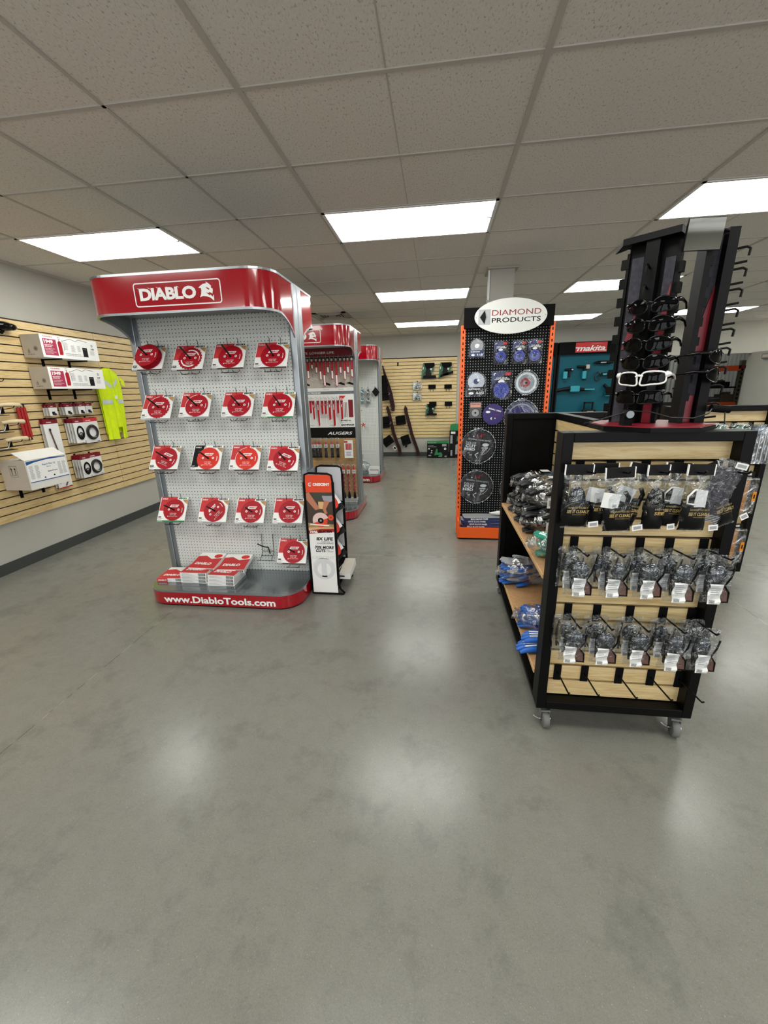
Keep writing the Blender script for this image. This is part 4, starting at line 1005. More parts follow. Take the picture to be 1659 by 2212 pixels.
def rectp(w_, h_, flat):
    def fn(t):
        m_ = MB().box(-w_/2, w_/2, -.012, -.008, -h_/2, h_/2, 0); f = -.0126
        m_.front([(-w_/2, h_/2), (w_*.3, h_/2), (-w_*.5, 0)], f, 1)
        m_.rect(w_*.18, w_*.46, h_*.36, h_*.46, f-.0004, 2); m_.ring(-w_*.34, h_*.40, .004, w_*.07, f-.0004, 20, 250, 10, 3)
        m_.text('STAR BLUE', -w_*.28, w_*.3, h_*.245, h_*.285, f-.0006, 3, .04, .2); m_.text('CUP GRINDER', -w_*.36, w_*.42, h_*.195, h_*.235, f-.0006, 3, .04, .2)
        m_.ring(.0, h_*.135, 0, w_*.17, f-.0004, n=20, m=3, rz=.5)
        m_.build('card', ['ink', 'navy', 'cardred', 'white'], t)
        zc = -h_*.18; r = w_*.40
        m_ = MB().disc(0, zc, r, -.030, -.014, 36, 0)
        if flat:
            for k in range(12): a = R(30*k); m_.ring(r*.62*math.cos(a), zc+r*.62*math.sin(a), 0, r*.055, -.0306, n=8, m=1)
            m_.ring(0, zc, 0, r*.1, -.0306, n=10, m=1)
        else: m_.torus((0, -.03, zc), r*.72, r*.13, 28, 8, 0); m_.ring(0, zc, 0, r*.34, -.0306, n=20, m=2); m_.ring(0, zc, 0, r*.12, -.031, n=12, m=1)
        m_.build('cup_wheel', ['blue', 'ink', 'navy'], t)
        MB().box(-w_*.54, w_*.54, -.040, -.006, -h_*.53, h_*.53).build('shell', 'clear', t)
    return fn
def roundp(r, kind):
    def fn(t):
        m_ = MB().disc(0, 0, r*.93, -.012, -.008, 60, 0, .02 if kind != 'disc14' else .0); f = -.0126
        if kind == 'disc14':
            m_.text('14"', -r*.12, r*.38, r*.5, r*.72, f, 2, .0, .2); m_.text('GENERAL CONCRETE', -r*.62, r*.68, r*.33, r*.41, f, 1, .0, 0, 1.1, -8)
            m_.text('DELUX', -r*.72, -r*.12, r*.12, r*.26, f, 1, .0, 0, 1.1, -5); m_.text('CUT', -r*.74, -r*.12, -r*.06, r*.10, f, 1, .04, 0, 1.1, -5); m_.text('HBD', -r*.80, -r*.18, -r*.24, -r*.08, f, 1, .04, 0, 1.1, -5)
            m_.ring(r*.42, r*.07, 0, r*.19, f, n=20, m=1, rz=.5); m_.text('CORE', r*.2, r*.56, -r*.16, -r*.06, f, 1, .05); m_.text('CUT', r*.24, r*.5, -r*.29, -r*.19, f, 1, .05)
            m_.ring(.05*r, .15*r, r*.68, r*.70, f, -78, -22, 16, 1); m_.front([(-r*.2, -r*.5), (r*.02, -r*.35), (r*.02, -r*.42), (-r*.14, -r*.5), (-r*.04, -r*.68), (-r*.02, -r*.74)], f, 1)
            m_.text('1.25', -r*.62, -r*.5, -r*.42, -r*.36, f, 1, .02); m_.text('100', -r*.5, -r*.36, -r*.54, -r*.48, f, 1, .04); m_.ring(-r*.28, r*.58, 0, r*.04, f, n=8, m=1)
        elif kind == 'violet':
            for k in range(18):
                a = R(20*k); m_.front([(r*.94*math.cos(a-.02), r*.94*math.sin(a-.02)), (r*.94*math.cos(a+.02), r*.94*math.sin(a+.02)), (r*.78*math.cos(a), r*.78*math.sin(a))], f, 3)
            m_.text('BASIC 1000', -r*.4, r*.7, r*.32, r*.45, f, 1, .03, 0, 1, -16); m_.ring(-r*.45, r*.22, 0, r*.2, f, n=20, m=1, rz=.5)
            m_.ring(-r*.12, -r*.36, r*.02, r*.10, f, 60, 300, 12, 1); m_.front([(r*.12, -r*.38), (r*.24, -r*.38), (r*.18, -r*.26)], f, 1); m_.text('6.8"', r*.2, r*.5, -r*.1, r*.02, f, 4, .02)
        elif kind == 'grey':
            m_.ring(0, 0, r*.70, r*.86, f, n=30, m=1); m_.ring(-.1*r, -.0*r, r*.2, r*.4, f, n=24, m=4); m_.text('TURBO', -r*.3, r*.45, -r*.06, r*.12, f-.0005, 2, .04, 0, 1, 60); m_.ring(0, 0, 0, r*.1, f-.0006, n=12, m=3)
        else:
            m_.ring(0, 0, r*.72, r*.8, f, n=36, m=5); m_.ring(0, -.0*r, 0, r*.12, f, n=16, m=3); m_.ring(r*.05, r*.1, 0, r*.1, f-.0005, n=16, m=1, rz=1.8)
        cols = {'disc14': 'disc', 'violet': 'violet', 'grey': 'greyink', 'big': 'violet'}
        m_.build('blade', [cols[kind], 'white', 'cardred', 'ink', 'beltred', 'greyink'], t)
        if kind != 'violet':
            MB().disc(0, 0, r, -.028, -.022, 48).build('shell', 'clear', t); MB().torus((0, -.022, 0), r, r*.04, 48, 6).box(-r*.26, r*.26, -.03, -.016, r*.96, r*1.1).box(-r*.3, r*.3, -.03, -.016, -r*1.05, -r*.97).build('shell_rim', 'blister', t)
    return fn
dpack('clamshell_pack', 'small arched silver clamshell at the top left of the black rack', .366-DX+DX, 1.895, arch(.155, .175, 'greyink', 'white', 'navy'))
dpack('cup_wheel_pack', 'blue cup wheel pack, top row, left of three', .590, 1.845, rectp(.125, .20, False))
dpack('cup_wheel_pack', 'blue cup wheel pack, top row, middle of three', .763, 1.845, rectp(.125, .20, False))
dpack('cup_wheel_pack', 'blue cup wheel pack, top row, right of three beside the orange upright', .905, 1.847, rectp(.125, .205, False))
dpack('clamshell_pack', 'larger arched clamshell with a steel blade below the small arched one', .372, 1.565, arch(.205, .24, 'steel', 'navy', 'ink'))
dpack('cup_wheel_pack', 'largest pack with a flat bright blue perforated cup wheel', .613, 1.548, rectp(.185, .255, True))
dpack('round_clamshell', 'round clear clamshell with pale grey blade at the right of the second row', .848, 1.565, roundp(.11, 'grey'))
t = dpack('clamshell_pack', 'small grey square pack with salmon label in the third row', .375, 1.318, lambda t: (MB().box(-.058, .058, -.020, -.010, -.08, .08, 0).rect(-.05, .05, .025, .068, -.0206, 1).text('SPARE PADS', -.042, .042, .05, .06, -.0212, 2, .02).ring(0, -.028, 0, .035, -.0206, n=24, m=3).ring(0, -.028, 0, .010, -.0212, n=8, m=2).build('pack', [mat('pack_grey', '#4b4b4d', .3), mat('salmon_print', '#d59a88', .5), 'ink', 'greyink'], t)))
dpack('diamond_disc', 'bare violet segmented diamond blade in the middle of the third row', .550, 1.272, roundp(.112, 'violet'))
dpack('round_clamshell', 'large round clamshell half hidden behind the black cart panel', .82, 1.24, roundp(.165, 'big'))
dpack('round_clamshell', 'large dark round clamshell marked DELUX CUT, upper one at left', .418, .957, roundp(.172, 'disc14'))
dpack('round_clamshell', 'large dark round clamshell marked DELUX CUT, lower one at left', .414, .532, roundp(.172, 'disc14'))
dpack('round_clamshell', 'dark round clamshell peeking out beside the cart, upper one', .83, .93, roundp(.172, 'disc14'))
dpack('round_clamshell', 'dark round clamshell peeking out beside the cart, lower one', .825, .52, roundp(.172, 'disc14'))
for k in range(4):
    t = thing('flat_blade_pack', 'flat navy blade pack on the orange base, '+('bottom', 'second from bottom', 'third from bottom', 'top')[k]+' of the pile', 'blade pack', (.53+.02*(k % 2), 4.21, .118+.030*k), R(3*k-4), 'flat packs on the orange base')
    m_ = MB().prismz(outline(.27, .08, .03, 4), 0, .026, 0, 1)
    m_.T = Matrix.Translation((0, -.0806, .004)); m_.text('BRICK BLOCK PAVER', -.2, -.02, .0, .018, 0, 2, .03); m_.T = Matrix()
    m_.build('pack', ['navy', 'greyink', 'white'], t)
t = thing('sealant_tube', 'white tube with pointed nozzle lying on the orange rack base', 'tube', (.70, 4.20, .268), R(2))
MB().tube([(-.08, 0, 0), (-.07, 0, 0), (.16, 0, 0)], [.02, .024, .024], 12).build('tube', 'paper', t)
MB().tube([(-.15, 0, 0), (-.08, 0, 0)], [.003, .018], 10).build('nozzle', 'paper', t)

# ------------------------------------------------------------------ back wall: nailers, brackets, belts, cartons
YB = YF-.022
def nailer(x, z, label, ang, s=1., tall=True):
    t = thing('framing_nailer', label, 'nail gun', (x, YB-.05, z), 0, 'green nailers on the back wall')
    def q(pts): return [(a*s, b*s) for a, b in pts]
    MB().prism(q([(-.165, -.16), (-.13, -.16), (-.115, -.06), (-.07, -.01), (-.06, .06), (-.085, .09), (-.10, .15), (-.13, .15), (-.145, .05)]), -.035, .03, 0).build('body', 'green', t, bevel=.006)
    MB().prism(q([(-.075, -.10), (.06, -.10), (.05, .0), (.02, .07), (-.07, .08)]), -.02, .02).build('grip_block', 'ink', t, bevel=.006)
    MB().prism(q([(-.13, .10), (.125, .13), (.12, .165), (-.12, .165)]), -.03, .03).prism(q([(-.09, .04), (.08, .06), (.13, .10), (.125, .16), (-.09, .16)]), -.025, .025).build('battery_housing', 'blackm', t, bevel=.006)
    MB().prism(q([(.03, -.04), (.085, -.03), (.12, .06), (.09, .12), (.055, .10), (.075, .05)]), -.022, .022).build('handle', 'green', t, bevel=.005)
    MB().prism(q([(-.15, -.155), (-.12, -.10), (.16, -.10+ang), (.165, -.155+ang), (.13, -.16+ang)]), -.02, .02).build('magazine', 'black', t, bevel=.004)
    MB().prism(q([(-.135, .03), (-.12, .03), (-.112, .08), (-.125, .08)]), -.037, -.034).ring(.05*s, .03*s, .012*s, .022*s, -.036, n=12).build('badge', 'paper', t)
    MB().tube([(-.15*s, 0, -.155*s), (-.152*s, 0, -.175*s)], .012, 8).build('nose', 'black', t)
nailer(-.205, 1.935, 'left green and black nailer in the top row on the back slatwall', 0.0)
nailer(.175, 1.935, 'right green and black nailer in the top row with slanted magazine', .085)
nailer(-.145, 1.08, 'smaller green nailer below, under a black bracket plate', .0, .8)
for k, (x, z, wh) in enumerate(((-.13, 1.59, 'upper left, above the small nailer'), (.23, 1.585, 'upper right'), (-.11, 1.215, 'lower left, over the small green nailer'), (.245, 1.207, 'lower right'))):
    t = thing('tool_bracket', 'black tool bracket plate on the back slatwall, '+wh, 'bracket', (x, YB, z), 0, 'black tool bracket plates')
    MB().box(-.084, .084, -.025, -.018, -.05, .05).box(-.03, .03, -.020, 0, -.03, .05).build('plate', 'blackm', t)
    for sx in (-.035, .03):
        MB().tube([(sx, -.02, -.045), (sx, -.024, -.09), (sx-.006, -.06, -.10), (sx-.008, -.075, -.075)], .004, 6).build('prong', 'black', t)
for k, z in enumerate((1.615, 1.382)):
    t = thing('nail_clamshell', 'clear clamshell of green parts on the back slatwall, '+('upper', 'lower')[k]+' one', 'pack', (-.466, YB-.02, z), 0, 'clamshells on the back wall')
    MB().box(-.095, .095, -.004, .004, -.082, .082, 0).front([(-.095, -.08), (-.095, .082), (.0, .082)], -.0046, 1).build('card', ['cartgrey', 'white'], t)
    MB().torus((.01, -.015, -.02), .035, .010, 20, 6).box(-.05, .06, -.02, -.004, -.06, -.045).build('part', 'green', t)
    MB().box(-.10, .10, -.035, -.002, -.085, .08).build('shell', 'blister', t)
    hook('slat_hook', 'black hook of the %s clear clamshell on the back wall' % ('upper', 'lower')[k], (-.466, YB, z+.10), 0, L=.06, plate=.03)
hook('slat_hook', 'empty black hook near the top of the back slatwall', (-.906, YB, 2.135), 0, L=.08, plate=.075)
def belt(label, pts, wd, pouches, hang):
    t = thing('tool_belt', label, 'tool belt', (pts[0][0], YB-.04, 0), 0, 'leather tool belts on the back wall')
    x0 = pts[0][0]; m_ = MB()
    L = []; 
    for i, (x, z) in enumerate(pts):
        a = pts[max(0, i-1)]; b = pts[min(len(pts)-1, i+1)]; dx, dz = b[0]-a[0], b[1]-a[1]; q = math.hypot(dx, dz); nx_, nz_ = -dz/q, dx/q
        w_ = wd if not isinstance(wd, list) else wd[i]
        for yy in (-.012, .008): L += [(x-x0+nx_*w_, yy, z+nz_*w_), (x-x0-nx_*w_, yy, z-nz_*w_)]
    n = len(pts)
    fs = []
    for i in range(n-1):
        a, b = 4*i, 4*i+4
        fs += [(a, b, b+1, a+1), (a+2, a+3, b+3, b+2), (a, a+2, b+2, b), (a+1, b+1, b+3, a+3)]
    fs += [(0, 1, 3, 2), (4*n-4, 4*n-2, 4*n-1, 4*n-3)]
    m_.add(L, fs, 0)
    m_.build('strap', 'leather', t)
    for (x, z, w_, h_, rot) in pouches:
        p = MB().box(-w_/2, w_/2, -.11, -.012, -h_/2, h_/2, 0).box(-w_*.46, w_*.46, -.122, -.10, -h_*.1, h_*.52, 0).rect(-w_*.4, w_*.4, -h_*.42, -h_*.40, -.1106, 1).rect(-w_*.02, 0, -h_*.4, h_*.0, -.1106, 1)
        o = p.build('pouch', ['blackm', 'leather'], t, bevel=.012, loc=(x-x0, 0, z), rot=(0, R(rot), 0))
    for (x, z) in hang: MB().torus((x-x0, -.03, z), .022, .005, 16, 6).build('buckle', 'steel', t)
    return t
belt('dark leather tool belt at the top beside the far gondola', [(-1.25, 2.06), (-1.2, 1.86), (-1.13, 1.62), (-1.09, 1.45), (-1.03, 1.18), (-1.03, 1.07)], [.012, .030, .045, .055, .045, .036], [(-1.225, 1.48, .17, .34, -8), (-1.215, 1.74, .14, .24, -12)], [(-1.12, 1.46), (-1.22, 1.80), (-1.20, 1.60)])
belt('dark leather tool belt hanging low beside the far gondola', [(-1.165, 1.16), (-1.13, 1.05), (-1.08, .82), (-1.03, .58), (-.95, .34), (-.90, .22), (-.865, .04)], .036, [(-1.20, .82, .17, .26, -5), (-1.16, .38, .24, .20, -35)], [(-1.10, .80)])
belt('dark leather tool belt hanging low at the centre of the back slatwall', [(-.74, 1.15), (-.72, 1.02), (-.66, .80), (-.60, .55), (-.53, .35), (-.46, .15), (-.43, .03)], .036, [(-.85, .86, .22, .21, -8), (-.735, .40, .20, .22, -18)], [(-.67, .62)])
for k, (x, z, wh) in enumerate(((-1.165, 1.18, 'left low'), (-.745, 1.18, 'centre low'), (-1.25, 2.075, 'top'))): hook('slat_hook', 'hook of the %s leather tool belt' % wh, (x, YB, z), 0, L=.06, plate=.03)
for k, (x, z) in enumerate(((-1.0, .21), (-.73, .25))):
    t = thing('price_tag', ('white tag dangling from the left low tool belt', 'dark tag dangling from the centre low tool belt')[k], 'tag', (x, YB-.06, z))
    o = MB().box(-.035, .035, -.002, .002, -.05, .05, 0).rect(-.02, .02, -.03, .03, -.0026, 1).build('tag', ['paper' if k == 0 else 'greyink', 'ink'], t, rot=(0, R(30 if k else -30), 0))
    MB().tube([(0, 0, .04), (-.05, .0, .12)], .002, 5).build('string', 'paper', t)
t = thing('tool_carton', 'black and green nailer carton on the floor below the back slatwall', 'carton', (.015, 9.62, 0))
m_ = MB().box(-.245, .245, -.10, .10, 0, .375, 0); f = -.1008
m_.rect(-.245, .245, .335, .375, f, 1); m_.text('METABO HPT', -.225, -.03, .343, .353, f-.0006, 2, .05); m_.box(-.245, .245, -.10, .10, .375, .377, 1)
m_.text('CORDLESS', -.22, -.09, .275, .29, f, 3, .03); m_.text('NAILER', -.22, -.02, .25, .265, f, 3, .03)
m_.front([(-.08, .06), (-.03, .22), (.0, .2), (.0, .12), (.08, .13), (.12, .06), (.10, .05), (.02, .07)], f, 1)
m_.ring(.17, .21, .012, .026, f, n=16, m=2); m_.rect(-.22, -.18, .20, .225, f, 2); m_.front([(-.17, .11), (-.12, .11), (-.13, .14)], f, 2); m_.front([(-.15, .15), (-.11, .17), (-.15, .18)], f, 2)
m_.rect(-.21, -.15, .045, .07, f, 3); m_.rect(.02, .10, .03, .05, f, 3); m_.rect(.16, .21, .02, .05, f, 3); m_.rect(.10, .20, .27, .32, f, 3)
m_.build('box', ['ink', 'greenb', 'white', 'greyink'], t)
t = thing('tool_case_carton', 'taller black carton with rounded green top standing beside the orange rack', 'carton', (.42, 9.60, 0))
m_ = MB().box(-.135, .16, -.08, .10, 0, .62, 0); f = -.0808
m_.rect(-.11, -.01, .55, .60, f, 2); m_.rect(-.12, -.07, .33, .52, f, 3); m_.front([(.0, .30), (.12, .34), (.13, .10), (.0, .08)], f, 3); m_.ring(.05, .12, .02, .04, f, -60, 120, 14, 2); m_.rect(-.11, -.07, .05, .18, f, 3); m_.front([(.02, .38), (.06, .40), (.05, .5), (.03, .5)], f, 1)
m_.build('box', ['ink', 'greenb', 'white', 'greyink'], t)
MB().prism([(-.125, .62), (.16, .62), (.16, .76), (-.05, .765), (-.10, .755), (-.12, .72)], -.075, .09).build('case_top', 'greenb', t, bevel=.01)

# ------------------------------------------------------------------ teal tool wall
def teal_bay(label, x0, x1, sign):
    t = thing('tool_display_bay', label, 'display stand', ((x0+x1)/2, 9.62, 0), 0, 'teal tool display bays')
    W = (x1-x0)/2
    MB().box(-W, W, -.03, .14, 2.17, 2.41).build('header_board', 'blackm', t)
    MB().box(-W+.02, W-.02, .06, .08, .9, 2.17, 0).build('back_panel', 'teal', t)
    MB().box(-W, -W+.03, -.02, .14, .05, 2.17).box(W-.03, W, -.02, .14, .05, 2.17).box(-W, W, .08, .14, .05, 2.17).build('frame', 'black', t)
    MB().box(-W, W, -.35, .06, .05, .90).build('counter', 'black', t)
    if sign:
        m_ = MB().box(-.31, .31, -.036, -.030, 2.20, 2.395, 0).text('makita', -.285, .275, 2.225, 2.335, -.0368, 1, .02, .3, .95)
        m_.rect(-.31, -.235, 2.282, 2.302, -.0368, 1).rect(.24, .30, 2.222, 2.238, -.0368, 1)
        m_.front([(-.2, 2.33), (.1, 2.362), (.25, 2.365), (.1, 2.372)], -.0370, 2)
        m_.build('sign', ['cardred', 'white', 'red'], t)
    return t
teal_bay('plain dark bay left of the first teal bay, partly behind the orange rack', 1.2, 2.50, False)
teal_bay('teal bay with a full red makita sign', 2.535, 3.80, True)
teal_bay('teal bay partly hidden behind the sunglasses tower', 3.83, 4.66, True)
def small_tool(kind, x, z, label, w_=.25):
    t = thing(kind, label, 'power tool', (x, 9.62, z), 0, 'tools on the teal wall')
    return t
t = small_tool('impact_driver', 2.76, 1.77, 'teal and black impact driver at the left of the teal bay')
MB().tube([(-.06, 0, .09), (.09, 0, .09)], .03, 10).build('motor', 'ink', t, bevel=.0); MB().box(-.10, -.015, -.04, .03, -.09, .06).build('battery', 'tealt', t, bevel=.008); MB().box(.0, .05, -.02, .02, -.06, .08).build('handle', 'ink', t, bevel=.01); MB().ball((.08, -.02, .09), .025, .02, .025).build('chuck', 'steel', t)
t = small_tool('impact_driver', 3.08, 1.80, 'impact driver with pale top in the middle of the teal bay')
MB().tube([(-.14, 0, .12), (.02, 0, .11), (.1, 0, .11)], .028, 10).build('motor', 'ink', t); MB().box(-.03, .05, -.04, .03, -.13, .03).build('battery', 'tealt', t, bevel=.008); MB().box(.03, .10, -.045, .02, .07, .155).build('head', 'cartgrey', t, bevel=.01); MB().box(.0, .06, -.02, .02, -.16, .1).build('handle', 'ink', t, bevel=.01)
t = small_tool('multi_tool', 3.45, 1.985, 'slim dark cordless tool high at the right of the teal bay')
MB().tube([(-.19, 0, 0), (-.1, 0, .01), (.1, 0, .005), (.2, 0, 0)], [.012, .03, .034, .02], 10).build('body', 'ink', t); MB().box(-.06, .05, -.036, -.02, -.01, .015).build('badge', 'greyink', t)
t = small_tool('angle_grinder', 3.49, 1.73, 'angle grinder with round guard at the right of the teal bay')
MB().torus((-.12, -.01, -.02), .065, .012, 20, 6, rz=1.3).build('guard', 'darksteel', t); MB().tube([(-.06, 0, .02), (.02, 0, .03), (.24, 0, .02)], [.03, .032, .028], 10).build('body', 'ink', t); MB().box(-.03, .05, -.036, -.02, .005, .045).build('badge', 'tealt', t)
t = small_tool('reciprocating_saw', 2.93, 1.46, 'long reciprocating saw across the lower teal bay')
MB().tube([(-.38, 0, -.03), (-.25, 0, .0), (-.08, 0, .02)], [.03, .035, .045], 10).build('handle', 'ink', t); MB().box(-.10, .10, -.05, .03, -.06, .07).build('body', 'tealt', t, bevel=.02); MB().tube([(.1, 0, .0), (.22, 0, -.01), (.38, 0, -.0)], [.035, .028, .02], 10).build('nose', 'ink', t); MB().box(.2, .4, -.03, -.01, -.02, .01).build('blade', 'tealt', t)
t = small_tool('circular_saw', 3.62, 1.42, 'small angled teal saw at the lower right of the teal bay')
MB().tube([(-.10, 0, .12), (.0, 0, .03), (.04, 0, -.02)], [.03, .035, .04], 10).build('handle', 'ink', t); MB().box(-.06, .09, -.05, .02, -.12, -.03).build('body', 'tealt', t, bevel=.015); MB().ring(0, 0, .02, .05, -.05, n=14).build('guard', 'steel', t)
t = small_tool('work_radio', 3.25, .90, 'black framed jobsite radio standing at the bottom of the teal bay')
MB().box(-.10, -.08, -.05, 0, .0, .28).box(.07, .09, -.05, 0, .0, .28).box(-.10, .09, -.05, 0, .26, .29).build('frame', 'ink', t); MB().box(-.13, .14, -.08, .0, .0, .13).build('body', 'ink', t, bevel=.01); MB().box(-.04, .09, -.09, -.08, .04, .10).build('panel', 'cartgrey', t)
for k, (x, z) in enumerate(((4.14, 1.66), (4.33, 1.70), (4.14, 1.36), (4.33, 1.38))):
    t = thing('boxed_tool', 'red and white packaged item in the hidden teal bay, %s %s' % (('upper', 'lower')[k//2], ('left', 'right')[k % 2]), 'pack', (x, 9.62, z), 0, 'red and white packs on the teal wall')
    MB().box(-.085, .085, -.03, .05, -.04, .12, 0).front([(-.08, .03), (.08, .06), (.08, .12), (-.08, .09)], -.0306, 1).rect(-.05, .05, -.02, .01, -.0306, 2).build('box', ['paper', 'cardred', 'tealt'], t)

# ------------------------------------------------------------------ room behind: orange pallet rack
t = thing('pallet_rack', 'orange and dark pallet rack in the room behind the doorway', 'rack', (7.1, 12.0, 0))
for x in (-.7, .55): 
    m_ = MB().box(x-.05, x+.05, -.04, .04, 0, 2.05, 0)
    for k in range(18): m_.box(x-.02, x+.02, -.042, -.038, .1+.1*k, .15+.1*k, 1)
    m_.build('post', [mat('rack_olive', '#4c4a36', .6), 'black'], t)
MB().box(-.75, .50, -.05, 0, 1.80, 1.93).build('beam', 'rackorange', t); MB().box(.45, .75, -.05, 0, 1.85, 1.93).build('beam', 'darkred', t); MB().box(-.75, .55, -.05, 0, .92, 1.03).build('beam', 'rackorange', t)
MB().box(-.75, .6, -.02, .5, 1.38, 1.42).build('shelf', 'ink', t)
for k, (x, z, a, b, c, lab) in enumerate(((-.2, 1.93, .3, .06, 'paper', 'white carton on top of the orange rack beam'), (-.35, 1.42, .4, .10, 'ink', 'black case on the middle shelf of the orange rack'), (.15, 1.42, .4, .12, 'ink', 'rounded black case at the right of the middle rack shelf'), (-.2, 1.03, .5, .14, 'purplegrey', 'dark jumbled parts on the lower beam of the orange rack'), (.35, 1.03, .3, .2, 'brown', 'brown tangled parts at the right of the orange rack'))):
    t = thing('stored_item', lab, 'box', (7.1+x, 11.99, z))
    MB().box(-a/2, a/2, 0, .3, 0, b).box(-a*.3, a*.2, .0, .2, b, b*1.3).build('body', c, t, bevel=.01)
t = thing('teal_cabinet', 'teal panel glimpsed right of the sunglasses tower before the doorway', 'cabinet', (5.35, 9.65, 0))
MB().box(-.17, .17, 0, .10, 0, 1.44).build('body', 'tealt', t, bevel=.01); MB().box(-.13, .13, -.01, 0, .2, 1.3).build('door', 'tealt', t)

# ------------------------------------------------------------------ rolling slatwall cart
def wheels(t, pts, z=.115):
    for (x, y, a) in pts:
        T = Matrix.Translation((x, y, 0)) @ Matrix.Rotation(R(a), 4, 'Z')
        m_ = MB(); m_.T = T; m_.tube([(-.015, .026, .038), (-.013, .026, .038), (.013, .026, .038), (.015, .026, .038)], [.032, .038, .038, .032], 22, 0); c = m_.build('caster_wheel', 'rubber', t)
        m_ = MB(); m_.T = T
        m_.box(-.03, .03, -.03, .03, z-.008, z, 0); m_.tube([(0, 0, z-.025), (0, 0, z-.004)], .018, 14, 0)
        m_.box(-.021, .021, -.02, .035, z-.034, z-.024, 0)
        for sx in (-1, 1): m_.add([(sx*.017, -.012, z-.03), (sx*.017, .034, z-.03), (sx*.017, .03, .025), (sx*.017, .01, .025), (sx*.020, -.012, z-.03), (sx*.020, .034, z-.03), (sx*.020, .03, .025), (sx*.020, .01, .025)], [(0, 1, 2, 3), (7, 6, 5, 4), (0, 3, 7, 4), (1, 5, 6, 2), (0, 4, 5, 1)], 0)
        m_.tube([(-.027, .026, .038), (.027, .026, .038)], .006, 8, 0)
        f = m_.build('caster_fork', 'steel', t)
        m_ = MB(); m_.T = T; m_.tube([(.026, .02, .034), (.040, .014, .036), (.048, .01, .042)], .003, 6); o = m_.build('brake_lever', 'steel', t)
def cart_front(t, x0, x1, y, z0, z1, fw=.040, pitch=.0772, gtop=1.243):
    m_ = MB().box(x0, x0+fw, y, y+.085, z0, z1).build('end_post', 'black', t, bevel=.003)
    m_ = MB().box(x1-fw, x1, y, y+.085, z0, z1).build('end_post', 'black', t, bevel=.003)
    MB().box(x0+fw, x1-fw, y, y+.085, z1-.036, z1).build('top_rail', 'black', t, bevel=.003)
    MB().box(x0+fw, x1-fw, y, y+.085, z0, z0+.04).build('bottom_rail', 'black', t, bevel=.003)
    MB().box(x0+fw, x1-fw, y+.068, y+.078, z0+.04, z1-.036).build('slat_backing', 'groove', t)
    m_ = MB(); z = gtop+pitch; zz = z1-.036
    edges = [zz]; g = gtop
    while g > z0+.06: edges.append(g); g -= pitch
    edges.append(z0+.04)
    for a, b in zip(edges, edges[1:]): m_.box(x0+fw, x1-fw, y+.052, y+.070, b+.005, a-.005)
    m_.build('front_slats', 'maple', t)
CX0, CX1, CY0, CY1, CZ0, CZ1 = .465, 1.117, 1.60, 2.955, .113, 1.355
t = thing('slatwall_cart', 'rolling black-framed slatwall cart carrying safety glasses in front and gloves on its side shelves', 'display cart', (0, 0, 0), 0, None)
t.location = (.79, 2.27, 0)
_o = Vector((-.79, -2.27, 0))
class CM(MB):
    pass
def off(mb):
    mb.v = [(a-.79, b-2.27, c) for a, b, c in mb.v]; return mb
_build = MB.build
def cart_build(self, name, mats, parent=None, **k):
    if parent is t_cart: off(self)
    return _build(self, name, mats, parent, **k)
t_cart = t; MB.build = cart_build
cart_front(t, CX0, CX1, CY0, CZ0, CZ1)
for x in (CX0, CX1-.04): MB().box(x, x+.04, CY1-.085, CY1, CZ0, CZ1).build('end_post', 'black', t, bevel=.003)
MB().box(CX0+.04, CX1-.04, CY1-.085, CY1, CZ1-.036, CZ1).build('top_rail', 'black', t, bevel=.003)
MB().box(CX0+.04, CX1-.04, CY1-.085, CY1, CZ0, CZ0+.04).build('bottom_rail', 'black', t, bevel=.003)
MB().box(CX0+.04, CX1-.04, CY1-.060, CY1-.045, CZ0+.04, CZ1-.036).build('end_panel', 'black', t)
MB().box(.795, .810, CY0+.085, CY1-.085, CZ0, CZ1-.03).build('spine_backing', 'groove', t)
m_ = MB(); g = 1.243; edges = [CZ1-.036]
while g > .2: edges.append(g); g -= .0772
edges.append(CZ0+.02)
for a, b in zip(edges, edges[1:]): m_.box(.780, .797, CY0+.085, CY1-.085, b+.005, a-.005).box(.808, .825, CY0+.085, CY1-.085, b+.005, a-.005)
m_.build('spine_slats', 'maple', t)
MB().box(.776, .829, CY0+.085, CY1-.085, CZ1-.036, CZ1).build('spine_cap', 'black', t)
MB().box(CX0, CX1, CY0+.085, CY1-.085, CZ0, CZ0+.02).build('base_frame', 'black', t)
for z in (.722, .238):
    MB().box(CX0, .779, CY0+.086, CY1-.086, z, z+.018, 0).box(CX0-.004, CX0, CY0+.086, CY1-.086, z, z+.018, 1).build('shelf', ['woodboard', 'woodedge'], t)
wheels(t, [(.512, 1.650, 184), (1.078, 1.650, 170), (.50, 2.915, 5), (1.08, 2.915, 0)], CZ0+.002)
MB.build = _build

# display hooks on the cart front
YS = CY0+.052
RZ = (1.243, .929, .622, .313); rn = ('top', 'second', 'third', 'empty bottom')
HX = [(.557, .672, .80, .925, 1.055), (.569, .70, .83, .935, 1.06), (.574, .690, .826, .955, 1.064), (.562, .677, .82, .955, 1.068)]
HX = [(.552, .665, .79, .905, 1.04), (.563, .690, .815, .925, 1.05), (.570, .688, .82, .95, 1.06), (.556, .672, .818, .95, 1.065)]
for r_, z in enumerate(RZ):
    for c_, x in enumerate(HX[r_]):
        h_ = thing('display_hook', 'black slatwall hook, %s row of the cart front, %s from the post' % (rn[r_], ORD[c_]), 'hook', (x, YS, z), 0, 'hooks on the cart front')
        MB().box(-.0155, .0155, -.006, -.001, -.076, .004).build('plate', 'blackm', h_)
        MB().tube([(0, -.004, -.035), (0, -.15, -.020), (0, -.163, -.018), (0, -.172, -.008)], .0034, 7).build('peg', 'black', h_)

